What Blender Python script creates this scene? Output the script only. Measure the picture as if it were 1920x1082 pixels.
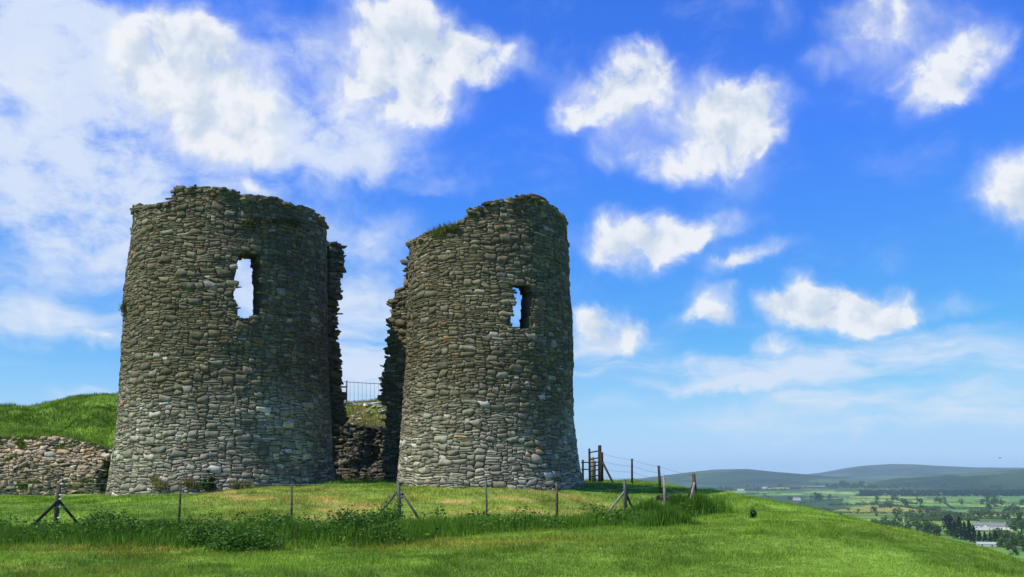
import bpy, math, random
import numpy as np
from math import radians, sin, cos, pi

for o in list(bpy.data.objects):
    bpy.data.objects.remove(o)
SC = bpy.context.scene
COL = SC.collection
RNG = np.random.default_rng(7)
random.seed(7)

# ------------------------------------------------------------------ camera
F = 1663.0; TH = radians(12.18); EYE = 1.65
cT, sT = cos(TH), sin(TH)
cam = bpy.data.cameras.new('camera'); camo = bpy.data.objects.new('camera', cam); COL.objects.link(camo)
camo.location = (0, 0, EYE); camo.rotation_euler = (pi/2 + TH, 0, 0)
cam.sensor_width = 36; cam.lens = F/1920*36; cam.clip_start = .1; cam.clip_end = 60000
SC.camera = camo
SC.render.resolution_x, SC.render.resolution_y = 1024, 577
SC.view_settings.view_transform = 'Standard'; SC.view_settings.look = 'None'
SC.view_settings.exposure = 0.0; SC.view_settings.gamma = 1.0
SC.cycles.use_denoising = True
SC.cycles.max_bounces = 6; SC.cycles.diffuse_bounces = 3; SC.cycles.transmission_bounces = 3
SC.cycles.volume_bounces = 1

def proj(x, y, z):
    z = z - EYE; w = y*cT + z*sT; v = -y*sT + z*cT
    w = np.where(np.abs(w) < 1e-3, 1e-3, w)
    return 960 + F*x/w, 541 - F*v/w
def ray(px, py):
    xc = (px-960)/F; yc = (541-py)/F
    return np.array([xc, cT - yc*sT, sT + yc*cT])
def at(px, py, Y):
    d = ray(px, py); d = d*(Y/d[1]); return np.array([d[0], d[1], d[2] + EYE])

# ------------------------------------------------------------------ sun and sky
SUN_EL = radians(54); SUN_AZ = radians(-116)      # azimuth from +Y, clockwise positive
sd = bpy.data.lights.new('sun', 'SUN'); so = bpy.data.objects.new('sun', sd); COL.objects.link(so)
sd.energy = 5.0; sd.angle = radians(.5); sd.color = (1, .93, .79)
so.rotation_euler = (pi/2 - SUN_EL, 0, pi - SUN_AZ)

W = bpy.data.worlds.new('World'); W.cycles.sampling_method = 'MANUAL'; W.cycles.sample_map_resolution = 512; SC.world = W; W.use_nodes = True
WT = W.node_tree; WT.nodes.clear()
def N(t, typ, **kw):
    n = t.nodes.new(typ)
    for k, v in kw.items(): setattr(n, k, v)
    return n
def setin(t, n, i, v):
    if isinstance(v, bpy.types.NodeSocket): t.links.new(v, n.inputs[i])
    elif v is not None: n.inputs[i].default_value = v
def M(t, op, a, b=None, c=None, clamp=False):
    n = N(t, 'ShaderNodeMath', operation=op, use_clamp=clamp)
    for i, v in enumerate((a, b, c)): setin(t, n, i, v)
    return n.outputs[0]
def VM(t, op, a, b=None, scale=None):
    n = N(t, 'ShaderNodeVectorMath', operation=op)
    setin(t, n, 0, a); setin(t, n, 1, b)
    if scale is not None: setin(t, n, 'Scale', scale)
    return n.outputs['Value'] if op in ('LENGTH', 'DOT_PRODUCT') else n.outputs[0]
def SS(t, x, a, b, o0=0., o1=1.):
    n = N(t, 'ShaderNodeMapRange', interpolation_type='SMOOTHSTEP')
    setin(t, n, 0, x)
    for i, v in zip((1, 2, 3, 4), (a, b, o0, o1)): setin(t, n, i, v)
    return n.outputs[0]
def NOISE(t, vec, scale, detail=4, rough=.55, dist=0, col=False, dim='3D'):
    n = N(t, 'ShaderNodeTexNoise', noise_dimensions=dim)
    if vec is not None: t.links.new(vec, n.inputs['Vector'])
    n.inputs['Scale'].default_value = scale; n.inputs['Detail'].default_value = detail
    n.inputs['Roughness'].default_value = rough; n.inputs['Distortion'].default_value = dist
    return n.outputs['Color'] if col else n.outputs['Fac']
def MIXC(t, f, a, b, blend='MIX'):
    n = N(t, 'ShaderNodeMix', data_type='RGBA', blend_type=blend)
    setin(t, n, 0, f)
    for i, v in ((6, a), (7, b)):
        if isinstance(v, tuple): v = v if len(v) == 4 else (*v, 1)
        setin(t, n, i, v)
    return n.outputs[2]

def azel(px, py):
    d = ray(px, py); d /= np.linalg.norm(d)
    return math.atan2(d[0], d[1]), math.asin(d[2])

# cloud puffs: (px, py, rx, ry, strength[, tilt deg]) seen from the camera, turned into directions of the sky
CUM = [(700,80,85,75,1.),(765,65,85,65,1.),(840,100,80,55,1.),(920,108,75,38,.95),(690,180,70,45,.75),(790,200,85,40,.95),(740,150,80,50,.8),
 (335,85,95,72,1.),(385,165,110,85,1.),(430,235,85,62,.95),(300,140,70,60,.55),(230,70,60,60,.45),(450,280,50,30,.55),(530,290,55,32,.5),(700,292,60,32,.5),(600,180,80,60,.35),
 (1080,200,60,36,.8,-25),(1160,165,85,48,1.,-35),(1225,135,55,45,.8),(1215,210,70,50,.7),(1150,285,55,28,.55),(1255,308,55,32,.7),
 (1345,175,38,40,.75),(1370,235,78,52,1.),(1400,200,55,40,.8),(1335,295,75,42,.8,10),(1425,240,48,42,.7),(1465,185,40,36,.5),(1295,230,40,30,.4),
 (1160,415,42,34,.95),(1145,460,55,34,1.),(1215,440,40,34,.8),(1250,468,60,32,1.,-15),(1310,438,80,26,.85,-18),(1425,475,55,20,.8,-15),(1350,500,40,14,.45),
 (1690,60,110,62,.62),(1790,140,85,42,.7,-30),(1845,85,45,45,.6),(1730,135,60,30,.5),(1640,20,70,40,.5),(1765,175,45,22,.55),
 (1900,330,65,48,1.),(1925,385,52,40,.9),
 (1485,578,58,30,1.),(1525,555,40,30,.9),(1600,575,72,36,1.1),(1660,577,36,28,.9),(1560,602,105,28,1.,),(1520,580,60,30,.8),
 (1445,655,36,17,.9),(1312,588,50,17,.6),(1332,562,40,32,.95),(1350,598,30,18,.5),(1140,612,55,36,.95),(1108,592,30,26,.7),(1180,632,42,28,.8),(1120,645,50,28,.7),
 (1490,520,22,15,.5),(1790,565,40,20,.55),(1460,22,40,40,.35),(1540,115,30,20,.35),(1040,150,40,26,.3),(830,345,70,16,.45),(460,360,70,22,.7,8),(60,170,80,80,.4),
 (180,735,70,12,.6),(220,632,40,14,.5),(110,600,120,40,.45),(690,560,75,70,.5)]
VEIL = [(40,140,190,170,.85),(120,300,230,110,.75),(80,420,260,100,.8),(230,470,140,60,.5),(40,560,150,60,.55),(140,605,160,40,.6),(20,20,160,60,.6),
 (560,200,180,140,.95),(640,280,200,70,.85),(330,240,180,120,.5),(180,90,150,90,.6),(462,545,70,60,.8),(975,590,40,40,.6),(690,430,130,50,.6),(650,540,170,90,.7),(720,640,190,80,.75),(660,710,230,60,.7),(440,370,120,40,.4),(240,370,150,70,.6),
 (1220,230,190,130,.32),(1390,240,130,110,.3),(1720,90,190,130,.3),(1300,470,190,50,.3),(1160,650,130,50,.55),(1100,650,70,60,.45),(1340,385,110,30,.25,-15),
 (1700,650,330,34,.7,-4),(1500,700,300,22,.7,-3),(1750,715,300,26,.75,-5),(1350,720,180,14,.65),(1600,775,420,34,.75,-3),(1250,690,150,20,.35),(1150,760,110,18,.4),(1850,780,200,40,.4)]

def build_world():
    t = WT
    tc = N(t, 'ShaderNodeTexCoord')
    sep = N(t, 'ShaderNodeSeparateXYZ'); t.links.new(tc.outputs['Generated'], sep.inputs[0])
    az = M(t, 'ARCTAN2', sep.outputs[0], sep.outputs[1]); el = M(t, 'ARCSINE', sep.outputs[2])
    cmb = N(t, 'ShaderNodeCombineXYZ'); t.links.new(az, cmb.inputs[0]); t.links.new(el, cmb.inputs[1])
    P = cmb.outputs[0]
    def warp(vec, scale, amp, det=3):
        nz = NOISE(t, vec, scale, det, .6, col=True)
        off = VM(t, 'SUBTRACT', nz, (.5, .5, .5))
        return VM(t, 'ADD', vec, VM(t, 'SCALE', off, scale=amp))
    P1 = warp(P, 11, .045, 2); P2 = warp(P1, 24, .042, 5)
    def field(vec, blobs, k=1.0):
        acc = None
        for b in blobs:
            px, py, rx, ry, s = b[:5]; rot = b[5] if len(b) > 5 else 0
            a, e = azel(px, py)
            sx = k*rx*1.35/1720; sy = k*ry*1.35/1720
            if rot:
                mp = N(t, 'ShaderNodeMapping', vector_type='TEXTURE'); t.links.new(vec, mp.inputs[0])
                mp.inputs['Location'].default_value = (a, e, 0); mp.inputs['Rotation'].default_value = (0, 0, radians(-rot)); mp.inputs['Scale'].default_value = (sx, sy, 1)
            else:
                mp = N(t, 'ShaderNodeVectorMath', operation='MULTIPLY_ADD'); t.links.new(vec, mp.inputs[0])
                mp.inputs[1].default_value = (1/sx, 1/sy, 0); mp.inputs[2].default_value = (-a/sx, -e/sy, 0)
            q = math.sqrt(s)
            v = M(t, 'MAXIMUM', M(t, 'MULTIPLY_ADD', VM(t, 'DOT_PRODUCT', mp.outputs[0], mp.outputs[0]), -q, q), 0.)
            acc = M(t, 'MULTIPLY_ADD', v, v, acc if acc is not None else 0.)
        return acc
    cum = field(P2, CUM, 1.36)
    fb = NOISE(t, P1, 22, 8, .58)
    fine = NOISE(t, P2, 60, 4, .55)
    dens = M(t, 'ADD', M(t, 'MULTIPLY', M(t, 'MINIMUM', cum, 1.5), M(t, 'MULTIPLY_ADD', fb, 3.0, -.60)), M(t, 'MULTIPLY', M(t, 'SUBTRACT', fine, .5), M(t, 'MULTIPLY_ADD', cum, .4, .06)))
    cumd = SS(t, dens, .10, 1.14, 0., .97)
    halo = SS(t, M(t, 'MULTIPLY', M(t, 'MINIMUM', cum, 1.2), M(t, 'MULTIPLY_ADD', fb, 1.6, -.05)), .0, .85, 0., .72)
    cumd = M(t, 'MAXIMUM', cumd, halo)
    veil = field(P2, VEIL, 1.25)
    # long streaks of cirrus low in the sky, a mottled veil higher up
    mpS = N(t, 'ShaderNodeMapping'); t.links.new(P1, mpS.inputs[0]); mpS.inputs['Scale'].default_value = (4.5, 22, 1); mpS.inputs['Rotation'].default_value = (0, 0, radians(7))
    st = NOISE(t, mpS.outputs[0], 1.5, 7, .58)
    mpV = N(t, 'ShaderNodeMapping'); t.links.new(P1, mpV.inputs[0]); mpV.inputs['Scale'].default_value = (6, 9, 1); mpV.inputs['Rotation'].default_value = (0, 0, radians(-18))
    vt = NOISE(t, mpV.outputs[0], 1.4, 9, .64)
    low = SS(t, el, .22, .14)
    tex = M(t, 'ADD', M(t, 'MULTIPLY', st, low), M(t, 'MULTIPLY', vt, M(t, 'SUBTRACT', 1., low)))
    veild = SS(t, M(t, 'MULTIPLY', M(t, 'MINIMUM', veil, 1.25), M(t, 'MULTIPLY_ADD', tex, 3.2, -.85)), .05, 1.15)
    base = SS(t, tex, .48, .8, 0., .20)
    veild = M(t, 'MAXIMUM', veild, base)
    cov = M(t, 'SUBTRACT', 1., M(t, 'MULTIPLY', M(t, 'SUBTRACT', 1., cumd), M(t, 'SUBTRACT', 1., M(t, 'MULTIPLY', veild, .92))))
    # sky
    sky = N(t, 'ShaderNodeTexSky', sky_type='NISHITA', sun_disc=False)
    sky.sun_elevation = SUN_EL; sky.sun_rotation = SUN_AZ; sky.altitude = 100; sky.air_density = 1.0; sky.dust_density = .6; sky.ozone_density = 2.5
    blue = MIXC(t, 1., sky.outputs[0], (.40, 1.06, 2.6), 'MULTIPLY')
    blue = MIXC(t, 1., blue, (5., 6.5, 9.6), 'DARKEN')
    hz = SS(t, el, .0, .17, .85, 0.)                                   # thin bright air low over the horizon
    blue2 = MIXC(t, hz, blue, (5.5, 7.4, 9.9))
    fo = NOISE(t, VM(t, 'ADD', P1, (-.014, .022, 0)), 22, 4, .55)     # denser cloud towards the sun shades what lies below it
    f4 = NOISE(t, P1, 22, 4, .55)
    lit = M(t, 'SUBTRACT', f4, fo)
    shade = SS(t, M(t, 'MULTIPLY_ADD', lit, 1.5, M(t, 'MULTIPLY', dens, -.10)), -.42, .08)
    white = MIXC(t, shade, (6.0, 6.9, 8.2), (9.0, 9.2, 9.55))
    white = MIXC(t, cumd, (7.2, 8.1, 9.6), white)
    allc = MIXC(t, cov, blue2, white)
    bg = N(t, 'ShaderNodeBackground'); bg.inputs[1].default_value = .1
    t.links.new(allc, bg.inputs[0])
    out = N(t, 'ShaderNodeOutputWorld'); t.links.new(bg.outputs[0], out.inputs[0])
build_world()

# ------------------------------------------------------------------ numeric noise
def _h(ix, iy, seed):
    n = (ix.astype(np.int64)*374761393 + iy.astype(np.int64)*668265263 + seed*974711) & 0xffffffff
    n = ((n ^ (n >> 13))*1274126177) & 0xffffffff
    return ((n ^ (n >> 16)) & 0xffff)/65535.0
def vn(x, y, seed=0):
    x = np.asarray(x, float); y = np.asarray(y, float)
    ix = np.floor(x); iy = np.floor(y); fx = x-ix; fy = y-iy
    fx = fx*fx*(3-2*fx); fy = fy*fy*(3-2*fy)
    a = _h(ix, iy, seed); b = _h(ix+1, iy, seed); c = _h(ix, iy+1, seed); d = _h(ix+1, iy+1, seed)
    return (a*(1-fx)+b*fx)*(1-fy) + (c*(1-fx)+d*fx)*fy
def fbm(x, y, seed=0, octs=4):
    s = 0; a = .5; tot = 0
    for k in range(octs):
        s = s + a*vn(x*2**k + 17.3*k, y*2**k - 9.1*k, seed+k); tot += a; a *= .5
    return s/tot
def sstep(x, a, b):
    t = np.clip((np.asarray(x, float)-a)/(b-a), 0, 1); return t*t*(3-2*t)

# ------------------------------------------------------------------ object helpers
def tag(o, label=None, cat=None, group=None, kind=None):
    if label: o['label'] = label
    if cat: o['category'] = cat
    if group: o['group'] = group
    if kind: o['kind'] = kind
    return o
def link(name, me, mats, parent=None):
    o = bpy.data.objects.new(name, me); COL.objects.link(o)
    for m in (mats if isinstance(mats, (list, tuple)) else [mats]): me.materials.append(m)
    if parent: o.parent = parent
    return o
def empty(name, loc=(0, 0, 0)):
    o = bpy.data.objects.new(name, None); COL.objects.link(o); o.location = loc; o.empty_display_size = .2
    return o
def mesh_np(name, verts, faces, cols=None, smooth=True, midx=None):
    """verts (n,3); faces: array (m,k) or list of arrays of differing k; cols (n,3) per vertex"""
    if not isinstance(faces, list): faces = [faces]
    faces = [np.asarray(f, np.int32) for f in faces if len(f)]
    me = bpy.data.meshes.new(name)
    verts = np.asarray(verts, np.float32)
    me.vertices.add(len(verts)); me.vertices.foreach_set('co', verts.ravel())
    nl = sum(f.size for f in faces); nf = sum(len(f) for f in faces)
    me.loops.add(nl); me.polygons.add(nf)
    me.loops.foreach_set('vertex_index', np.concatenate([f.ravel() for f in faces]))
    tot = np.concatenate([np.full(len(f), f.shape[1], np.int32) for f in faces])
    st = np.concatenate([[0], np.cumsum(tot)[:-1]]).astype(np.int32)
    me.polygons.foreach_set('loop_start', st)
    me.polygons.foreach_set('use_smooth', np.broadcast_to(np.asarray(smooth, bool), nf).copy())
    if midx is not None: me.polygons.foreach_set('material_index', np.asarray(midx, np.int32))
    me.update(calc_edges=True)
    if cols is not None:
        a = me.color_attributes.new('col', 'FLOAT_COLOR', 'POINT')
        c = np.ones((len(verts), 4), np.float32); c[:, :3] = cols
        a.data.foreach_set('color', c.ravel())
    return me
class MB:
    """collects shapes of one mesh"""
    def __init__(s): s.v = []; s.f = []; s.n = 0
    def add(s, v, f): s.v += [tuple(p) for p in v]; s.f += [tuple(i+s.n for i in q) for q in f]; s.n = len(s.v); return s
    def tube(s, pts, r, n=8, cap=True):
        pts = [np.array(p, float) for p in pts]
        r = r if isinstance(r, (list, tuple)) else [r]*len(pts)
        V = []; Fc = []
        for i, p in enumerate(pts):
            d = pts[min(i+1, len(pts)-1)] - pts[max(i-1, 0)]; d /= np.linalg.norm(d)
            a = np.cross(d, (0, 0, 1) if abs(d[2]) < .9 else (0, 1, 0)); a /= np.linalg.norm(a); b = np.cross(d, a)
            for k in range(n):
                t = 2*pi*k/n; V.append(p + r[i]*(a*cos(t) + b*sin(t)))
        for i in range(len(pts)-1):
            for k in range(n):
                Fc.append((i*n+k, i*n+(k+1) % n, (i+1)*n+(k+1) % n, (i+1)*n+k))
        if cap: Fc.append(tuple(range(n-1, -1, -1))); Fc.append(tuple((len(pts)-1)*n+k for k in range(n)))
        return s.add(V, Fc)
    def box(s, c, size, rz=0):
        c = np.array(c); V = []
        for z in (-1, 1):
            for x, y in ((-1, -1), (1, -1), (1, 1), (-1, 1)):
                X, Y = x*size[0]/2, y*size[1]/2
                V.append(c + (X*cos(rz)-Y*sin(rz), X*sin(rz)+Y*cos(rz), z*size[2]/2))
        return s.add(V, [(3,2,1,0),(4,5,6,7),(0,1,5,4),(1,2,6,5),(2,3,7,6),(3,0,4,7)])
    def build(s, name, m, parent=None, smooth=False):
        me = bpy.data.meshes.new(name); me.from_pydata([tuple(map(float, p)) for p in s.v], [], s.f); me.update()
        if smooth: me.polygons.foreach_set('use_smooth', [True]*len(me.polygons))
        return link(name, me, m, parent)

# ------------------------------------------------------------------ materials
def mat(name, color=None, rough=.9, noise=None, attr=False, bump=None, spots=None, transl=0., spec=.15, emis=None):
    m = bpy.data.materials.new(name); m.use_nodes = True; t = m.node_tree
    b = t.nodes['Principled BSDF']; out = t.nodes['Material Output']
    b.inputs['Roughness'].default_value = rough; b.inputs['Specular IOR Level'].default_value = spec
    geo = N(t, 'ShaderNodeNewGeometry'); pos = geo.outputs['Position']
    c = None
    if attr:
        an = N(t, 'ShaderNodeAttribute', attribute_name='col'); c = an.outputs['Color']
        if color: c = MIXC(t, 1., c, color, 'MULTIPLY')
    else:
        rgb = N(t, 'ShaderNodeRGB'); rgb.outputs[0].default_value = (*color, 1); c = rgb.outputs[0]
    for (sc, det, lo, hi) in (noise or []):
        v = SS(t, NOISE(t, pos, sc, det, .6), .3, .7, lo, hi)
        cc = N(t, 'ShaderNodeCombineXYZ')
        for i in range(3): t.links.new(v, cc.inputs[i])
        c = MIXC(t, 1., c, cc.outputs[0], 'MULTIPLY')
    for (sc, th, w, colr, amt) in (spots or []):
        v = SS(t, NOISE(t, pos, sc, 3, .6), th, th+w, 0., amt)
        c = MIXC(t, v, c, colr)
    t.links.new(c, b.inputs['Base Color'])
    if bump:
        bn = N(t, 'ShaderNodeBump'); bn.inputs['Strength'].default_value = bump[1]; bn.inputs['Distance'].default_value = bump[2]
        t.links.new(NOISE(t, pos, bump[0], 5, .65), bn.inputs['Height']); t.links.new(bn.outputs[0], b.inputs['Normal'])
    if transl:
        tr = N(t, 'ShaderNodeBsdfTranslucent'); t.links.new(c, tr.inputs[0])
        mx = N(t, 'ShaderNodeMixShader'); mx.inputs[0].default_value = transl
        t.links.new(b.outputs[0], mx.inputs[1]); t.links.new(tr.outputs[0], mx.inputs[2]); t.links.new(mx.outputs[0], out.inputs[0])
    return m
M_STONE = mat('rubble_stone', attr=True, noise=[(6, 4, .75, 1.2), (32, 4, .7, 1.25)], bump=(38, .7, .03),
              spots=[(11, .66, .05, (.42, .42, .36, 1), .55), (5, .66, .08, (.10, .11, .035, 1), .5), (.8, .56, .12, (.085, .088, .05, 1), .38), (2.2, .63, .06, (.33, .33, .27, 1), .28)])
M_CORE = mat('mortar_core', (.125, .108, .07), noise=[(9, 4, .6, 1.3)], bump=(18, 1., .08))
M_GROUND = mat('turf', attr=True, noise=[(1.3, 5, .8, 1.2), (9, 4, .75, 1.25)], bump=(14, .8, .06), spec=.05)
M_BLADE = mat('grass_blade', attr=True, transl=.38, spec=.08, rough=.7)
M_LEAF = mat('weed_leaf', attr=True, transl=.3, spec=.15, rough=.6)
M_WOODP = mat('weathered_wood', (.10, .075, .055), noise=[(14, 4, .6, 1.35)], bump=(40, .5, .02))
M_DARKWOOD = mat('dark_wood', (.035, .032, .026), noise=[(14, 4, .6, 1.35)], bump=(40, .5, .02))
M_GREYWOOD = mat('silvered_wood', (.25, .25, .22), noise=[(14, 4, .7, 1.25)], bump=(40, .5, .02))
M_GREENMETAL = mat('grey_green_steel', (.07, .082, .068), rough=.6, noise=[(20, 3, .7, 1.2)], spec=.4)
M_WIRE = mat('galvanised_wire', (.33, .35, .32), rough=.5, spec=.5)
M_DARKWIRE = mat('dark_wire', (.10, .11, .11), rough=.5, spec=.4)
M_WHITEPL = mat('white_insulator', (.7, .7, .68), rough=.5)
M_RAIL = mat('painted_railing', (.05, .055, .06), rough=.5, spec=.4)

# ------------------------------------------------------------------ terrain
VD = np.log(np.array([20, 60, 100, 150, 220, 300, 400, 600, 900, 1300, 2000, 3000, 4500, 6000, 8000, 20000.]))
VZ = np.array([-3, -7, -14, -22, -27, -32, -37.5, -45, -54, -62, -70, -75, -73, -58, -30, -30.])
_ld = np.linspace(VD[0], VD[-1], 600); _vz = np.interp(_ld, VD, VZ)
_k = np.exp(-np.linspace(-2, 2, 41)**2); _k /= _k.sum()
_vz = np.convolve(np.pad(_vz, 20, 'edge'), _k, 'valid')
def valley_z(x, y):
    d = np.hypot(x, y); z = np.interp(np.log(np.maximum(d, 20)), _ld, _vz)
    return EYE + z + (fbm(x/500+50, y/500+50, 31, 3)-.5)*np.interp(d, [100, 800, 3000, 8000], [2, 10, 14, 14])*.9
CP = []
def cp(px, py, Y): CP.append(at(px, py, Y))
for px in (0, 480, 960, 1440): cp(px, 1082, 13.5)
cp(1920, 1090, 13.0); cp(-900, 1082, 13.5)
for px, py, Y in ((108,994,22.5),(337,992,22.5),(548,992,22.7),(750,991,22.8),(912,984,24.5),(1044,982,26),(1172,970,28.5),(1303,951,31.5),(-500,990,24),
    (200,931,36),(420,919,32),(625,906,35),(680,905,39),(783,909,34),(940,915,32),(1095,908,35),(1237,934,34),(1185,911,40),(1127,910,42),(0,927,37.5),(-300,930,37.5),
    (1225,905,47),(1330,921,38),(1420,934,34),(1500,949,31),(1640,985,26.5),(1780,1021,22.5),(1920,1058,19),(1960,1068,18),
    (1350,945,50),(1500,985,45),(1640,1030,42),(1780,1075,36),(1920,1125,32),(1225,935,62),(2200,1200,24),(2500,1400,18)): cp(px, py, Y)
CP += [np.array((0, 0, 0.)), np.array((-10, 0, .2)), np.array((10, 0, -.6)), np.array((0, -15, -1.5)), np.array((-12, 50, 1.4)), np.array((-30, 45, 1.3)), np.array((0, 48, 1.5)), np.array((25, 5, -4.)), np.array((-25, 8, 0.))]
CP = np.array(CP)
def _tps(r2): return np.where(r2 > 1e-9, r2*np.log(np.maximum(r2, 1e-9))*.5, 0)
def _fit_tps():
    n = len(CP); X = CP[:, :2]/10
    K = _tps(((X[:, None]-X[None])**2).sum(-1)) + np.eye(n)*.02
    Pm = np.hstack([np.ones((n, 1)), X]); A = np.zeros((n+3, n+3)); A[:n, :n] = K; A[:n, n:] = Pm; A[n:, :n] = Pm.T
    return np.linalg.solve(A, np.concatenate([CP[:, 2], np.zeros(3)]))
_tw = _fit_tps()
def tps(x, y):
    x = np.asarray(x, float)/10; y = np.asarray(y, float)/10; s = _tw[-3] + _tw[-2]*x + _tw[-1]*y
    for i in range(len(CP)):
        s = s + _tw[i]*_tps((x-CP[i, 0]/10)**2 + (y-CP[i, 1]/10)**2)
    return s
MPX = np.array([-900, -400, 0, 60, 90, 130, 180, 220, 300, 500, 600, 640, 720, 800, 880., 940])
MPY = np.array([760, 752, 763, 768, 759, 749, 742, 742, 745, 750, 754, 755, 758, 765, 850, 905])
MY1 = np.array([56, 56, 55, 54, 54, 54, 54, 54, 54, 54, 50, 48, 48, 48, 48, 48.])
LPX = np.array([-900, 0, 60, 130, 190, 215, 300, 590, 620, 740, 800., 940])
LPY = np.array([820, 822, 820, 828, 846, 868, 800, 800, 802, 803, 815, 900])
LY0 = np.array([39.2, 39.2, 39.2, 39.2, 39.2, 39.2, 39.5, 42.4, 42.6, 42.6, 42.6, 42.6])
def _zof(px, py, Y):
    yc = (541-py)/F; return EYE + Y*(sT + yc*cT)/(cT - yc*sT)
def ground_z(x, y):
    x = np.asarray(x, float); y = np.asarray(y, float); d = np.hypot(x, y)
    b = tps(np.clip(x, -60, 60), np.clip(y, -25, 70))
    b = np.maximum(b, valley_z(x, y) - 40)
    w = sstep(d, 48, 120)
    z = b*(1-w) + valley_z(x, y)*w
    z = z + ((fbm(x/2.2, y/2.2, 3, 4)-.5)*.22 + (fbm(x/.7, y/.7, 4, 3)-.5)*.10)*sstep(d, 3, 12)*sstep(d, 130, 60)
    # the castle mound behind the walls
    yy = np.maximum(y, 5); p = 960 + F*x/yy
    Y0 = np.interp(p, LPX, LY0); Y1 = np.interp(p, MPX, MY1)
    z0 = _zof(p, np.interp(p, LPX, LPY), Y0); z1 = _zof(p, np.interp(p, MPX, MPY), Y1)
    t = np.clip((y-Y0)/(Y1-Y0), 0, 1); prof = .35*t + .65*t*t*(3-2*t)
    zm = z0 + (z1-z0)*prof + (fbm(x/3.1, y/3.1, 12, 4)-.5)*1.9*np.sin(pi*t) + (fbm(x/1., y/1., 14, 3)-.5)*.42 - .9*np.exp(-((p-115)/34)**2-((t-.5)/.12)**2)*(p < 230)
    zm = zm - .012*np.maximum(y-Y1, 0)**1.6
    wm = sstep(y, Y0-.45, Y0+.05)*sstep(p, 905, 790)*(y > 20)*sstep(x, -75, -45)
    return np.where(zm > z, z*(1-wm) + zm*wm, z)
def ground_hit(px, py, lo=6, hi=70):
    d = ray(px, py); ts = np.linspace(lo, hi, 900)/d[1]
    x, y, z = d[0]*ts, d[1]*ts, EYE + d[2]*ts
    b_ = z < ground_z(x, y); k = np.argmax(b_) if b_.any() and not b_[0] else 450; return np.array([x[k], y[k], float(ground_z(x[k], y[k]))])

G_A = np.array((.148, .240, .032)); G_B = np.array((.108, .180, .026)); G_DARK = np.array((.045, .10, .010)); G_DRY = np.array((.46, .375, .11)); G_OLIVE = np.array((.215, .225, .035))
def grass_col(x, y):
    px, py = proj(x, y, ground_z(x, y))
    m = fbm(x/1.7, y/2.6, 21, 4)[..., None]
    c = G_B + (G_A-G_B)*sstep(m, .3, .7)
    dk = (sstep(fbm(x/1.0, y/1.5, 41, 5), .48, .70)*.58)[..., None]; c = c*(1-dk) + G_DARK*dk
    right = sstep(px, 1000, 1500)[..., None]; c = c*(1.48 + .04*right)
    # olive, trampled band in front of the weeds
    band = np.exp(-((y-(19.2+np.maximum(x, 0)*.22))/2.0)**2)*sstep(fbm(x/2.5, y/1.4, 5, 4), .38, .62)*(1-.6*right[..., 0])
    left = sstep(px, 900, 100)*sstep(y, 21, 14)*sstep(fbm(x/3., y/1.6, 9, 4), .40, .68)
    o = np.clip(band*.9 + left*.85, 0, .9)[..., None]; c = c*(1-o) + G_OLIVE*o
    # dry patches inside the fence
    ins = sstep(y, 23.0+np.maximum(x, 0)*.35, 24.3+np.maximum(x, 0)*.35)*sstep(y, 33.5, 31)*sstep(px, 300, 470)*sstep(px, 1230, 1060)
    dr = ins*np.clip(sstep(fbm(x/1.6, y/1.0, 77, 4), .46, .68)*.72 + .20, 0, 1)
    dr = np.clip(dr, 0, .9)[..., None]; c = c*(1-dr) + G_DRY*dr
    md = (sstep(y, 39, 42)*sstep(fbm(x/1.9, y/1.3, 63, 5), .42, .62)*.7)[..., None]; c = c*(1-md) + G_DARK*1.2*md
    gp = (sstep(y, 42, 43)*sstep(px, 600, 630)*sstep(px, 800, 780)*(.25+.6*sstep(fbm(x/.5, y/.5, 8, 3), .4, .6)))[..., None]; c = c*(1-gp) + np.array((.27, .23, .10))*gp
    return np.clip(c, .004, 1)

def polar_sheet(name, azs, rs, zf):
    A, R = np.meshgrid(azs, rs); x = R*np.sin(A); y = R*np.cos(A); z = zf(x, y)
    nr, na = A.shape; i = np.arange(nr*na).reshape(nr, na)
    f = np.stack([i[:-1, :-1], i[:-1, 1:], i[1:, 1:], i[1:, :-1]], -1).reshape(-1, 4)[:, ::-1]
    return np.stack([x, y, z], -1).reshape(-1, 3), f
azs = np.concatenate([np.linspace(-pi, -.75, 60)[:-1], np.linspace(-.75, .75, 620), np.linspace(.75, pi, 60)[1:]])
rs = np.concatenate([[.02, 2, 4, 6], np.geomspace(8, 165, 330)])
v, f = polar_sheet('ground', azs, rs, ground_z)
go = link('ground', mesh_np('ground', v, f, grass_col(v[:, 0], v[:, 1])), M_GROUND)
tag(go, 'green turf slope of the castle hill in the foreground', 'ground', kind='structure')

# valley floor
M_VALLEY = mat('valley_fields', attr=True, noise=[(.02, 5, .75, 1.25)], spec=.03)
def cell_fields(x, y):
    """patchwork of fields: returns colour and distance-like hedge mask"""
    gx = x/210 + (fbm(x/400, y/400, 55, 2)-.5)*1.6; gy = y/330 + (fbm(x/400+9, y/400, 56, 2)-.5)*1.6
    ix = np.floor(gx); iy = np.floor(gy); best = np.full(x.shape, 9.); second = best.copy(); idv = np.zeros(x.shape)
    for a in (-1, 0, 1):
        for b in (-1, 0, 1):
            cx = ix+a; cy = iy+b
            d = np.hypot(cx+_h(cx, cy, 91)-gx, cy+_h(cx, cy, 92)-gy); hv = _h(cx, cy, 93)
            m = d < best; second = np.where(m, best, np.minimum(second, d)); idv = np.where(m, hv, idv); best = np.where(m, d, best)
    pal = np.array([(.085,.165,.03),(.11,.21,.034),(.07,.125,.03),(.14,.22,.042),(.08,.145,.04),(.19,.24,.055),(.065,.115,.028),(.10,.18,.034)])
    c = pal[np.clip((idv*len(pal)).astype(int), 0, len(pal)-1)]
    return c, second-best
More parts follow.
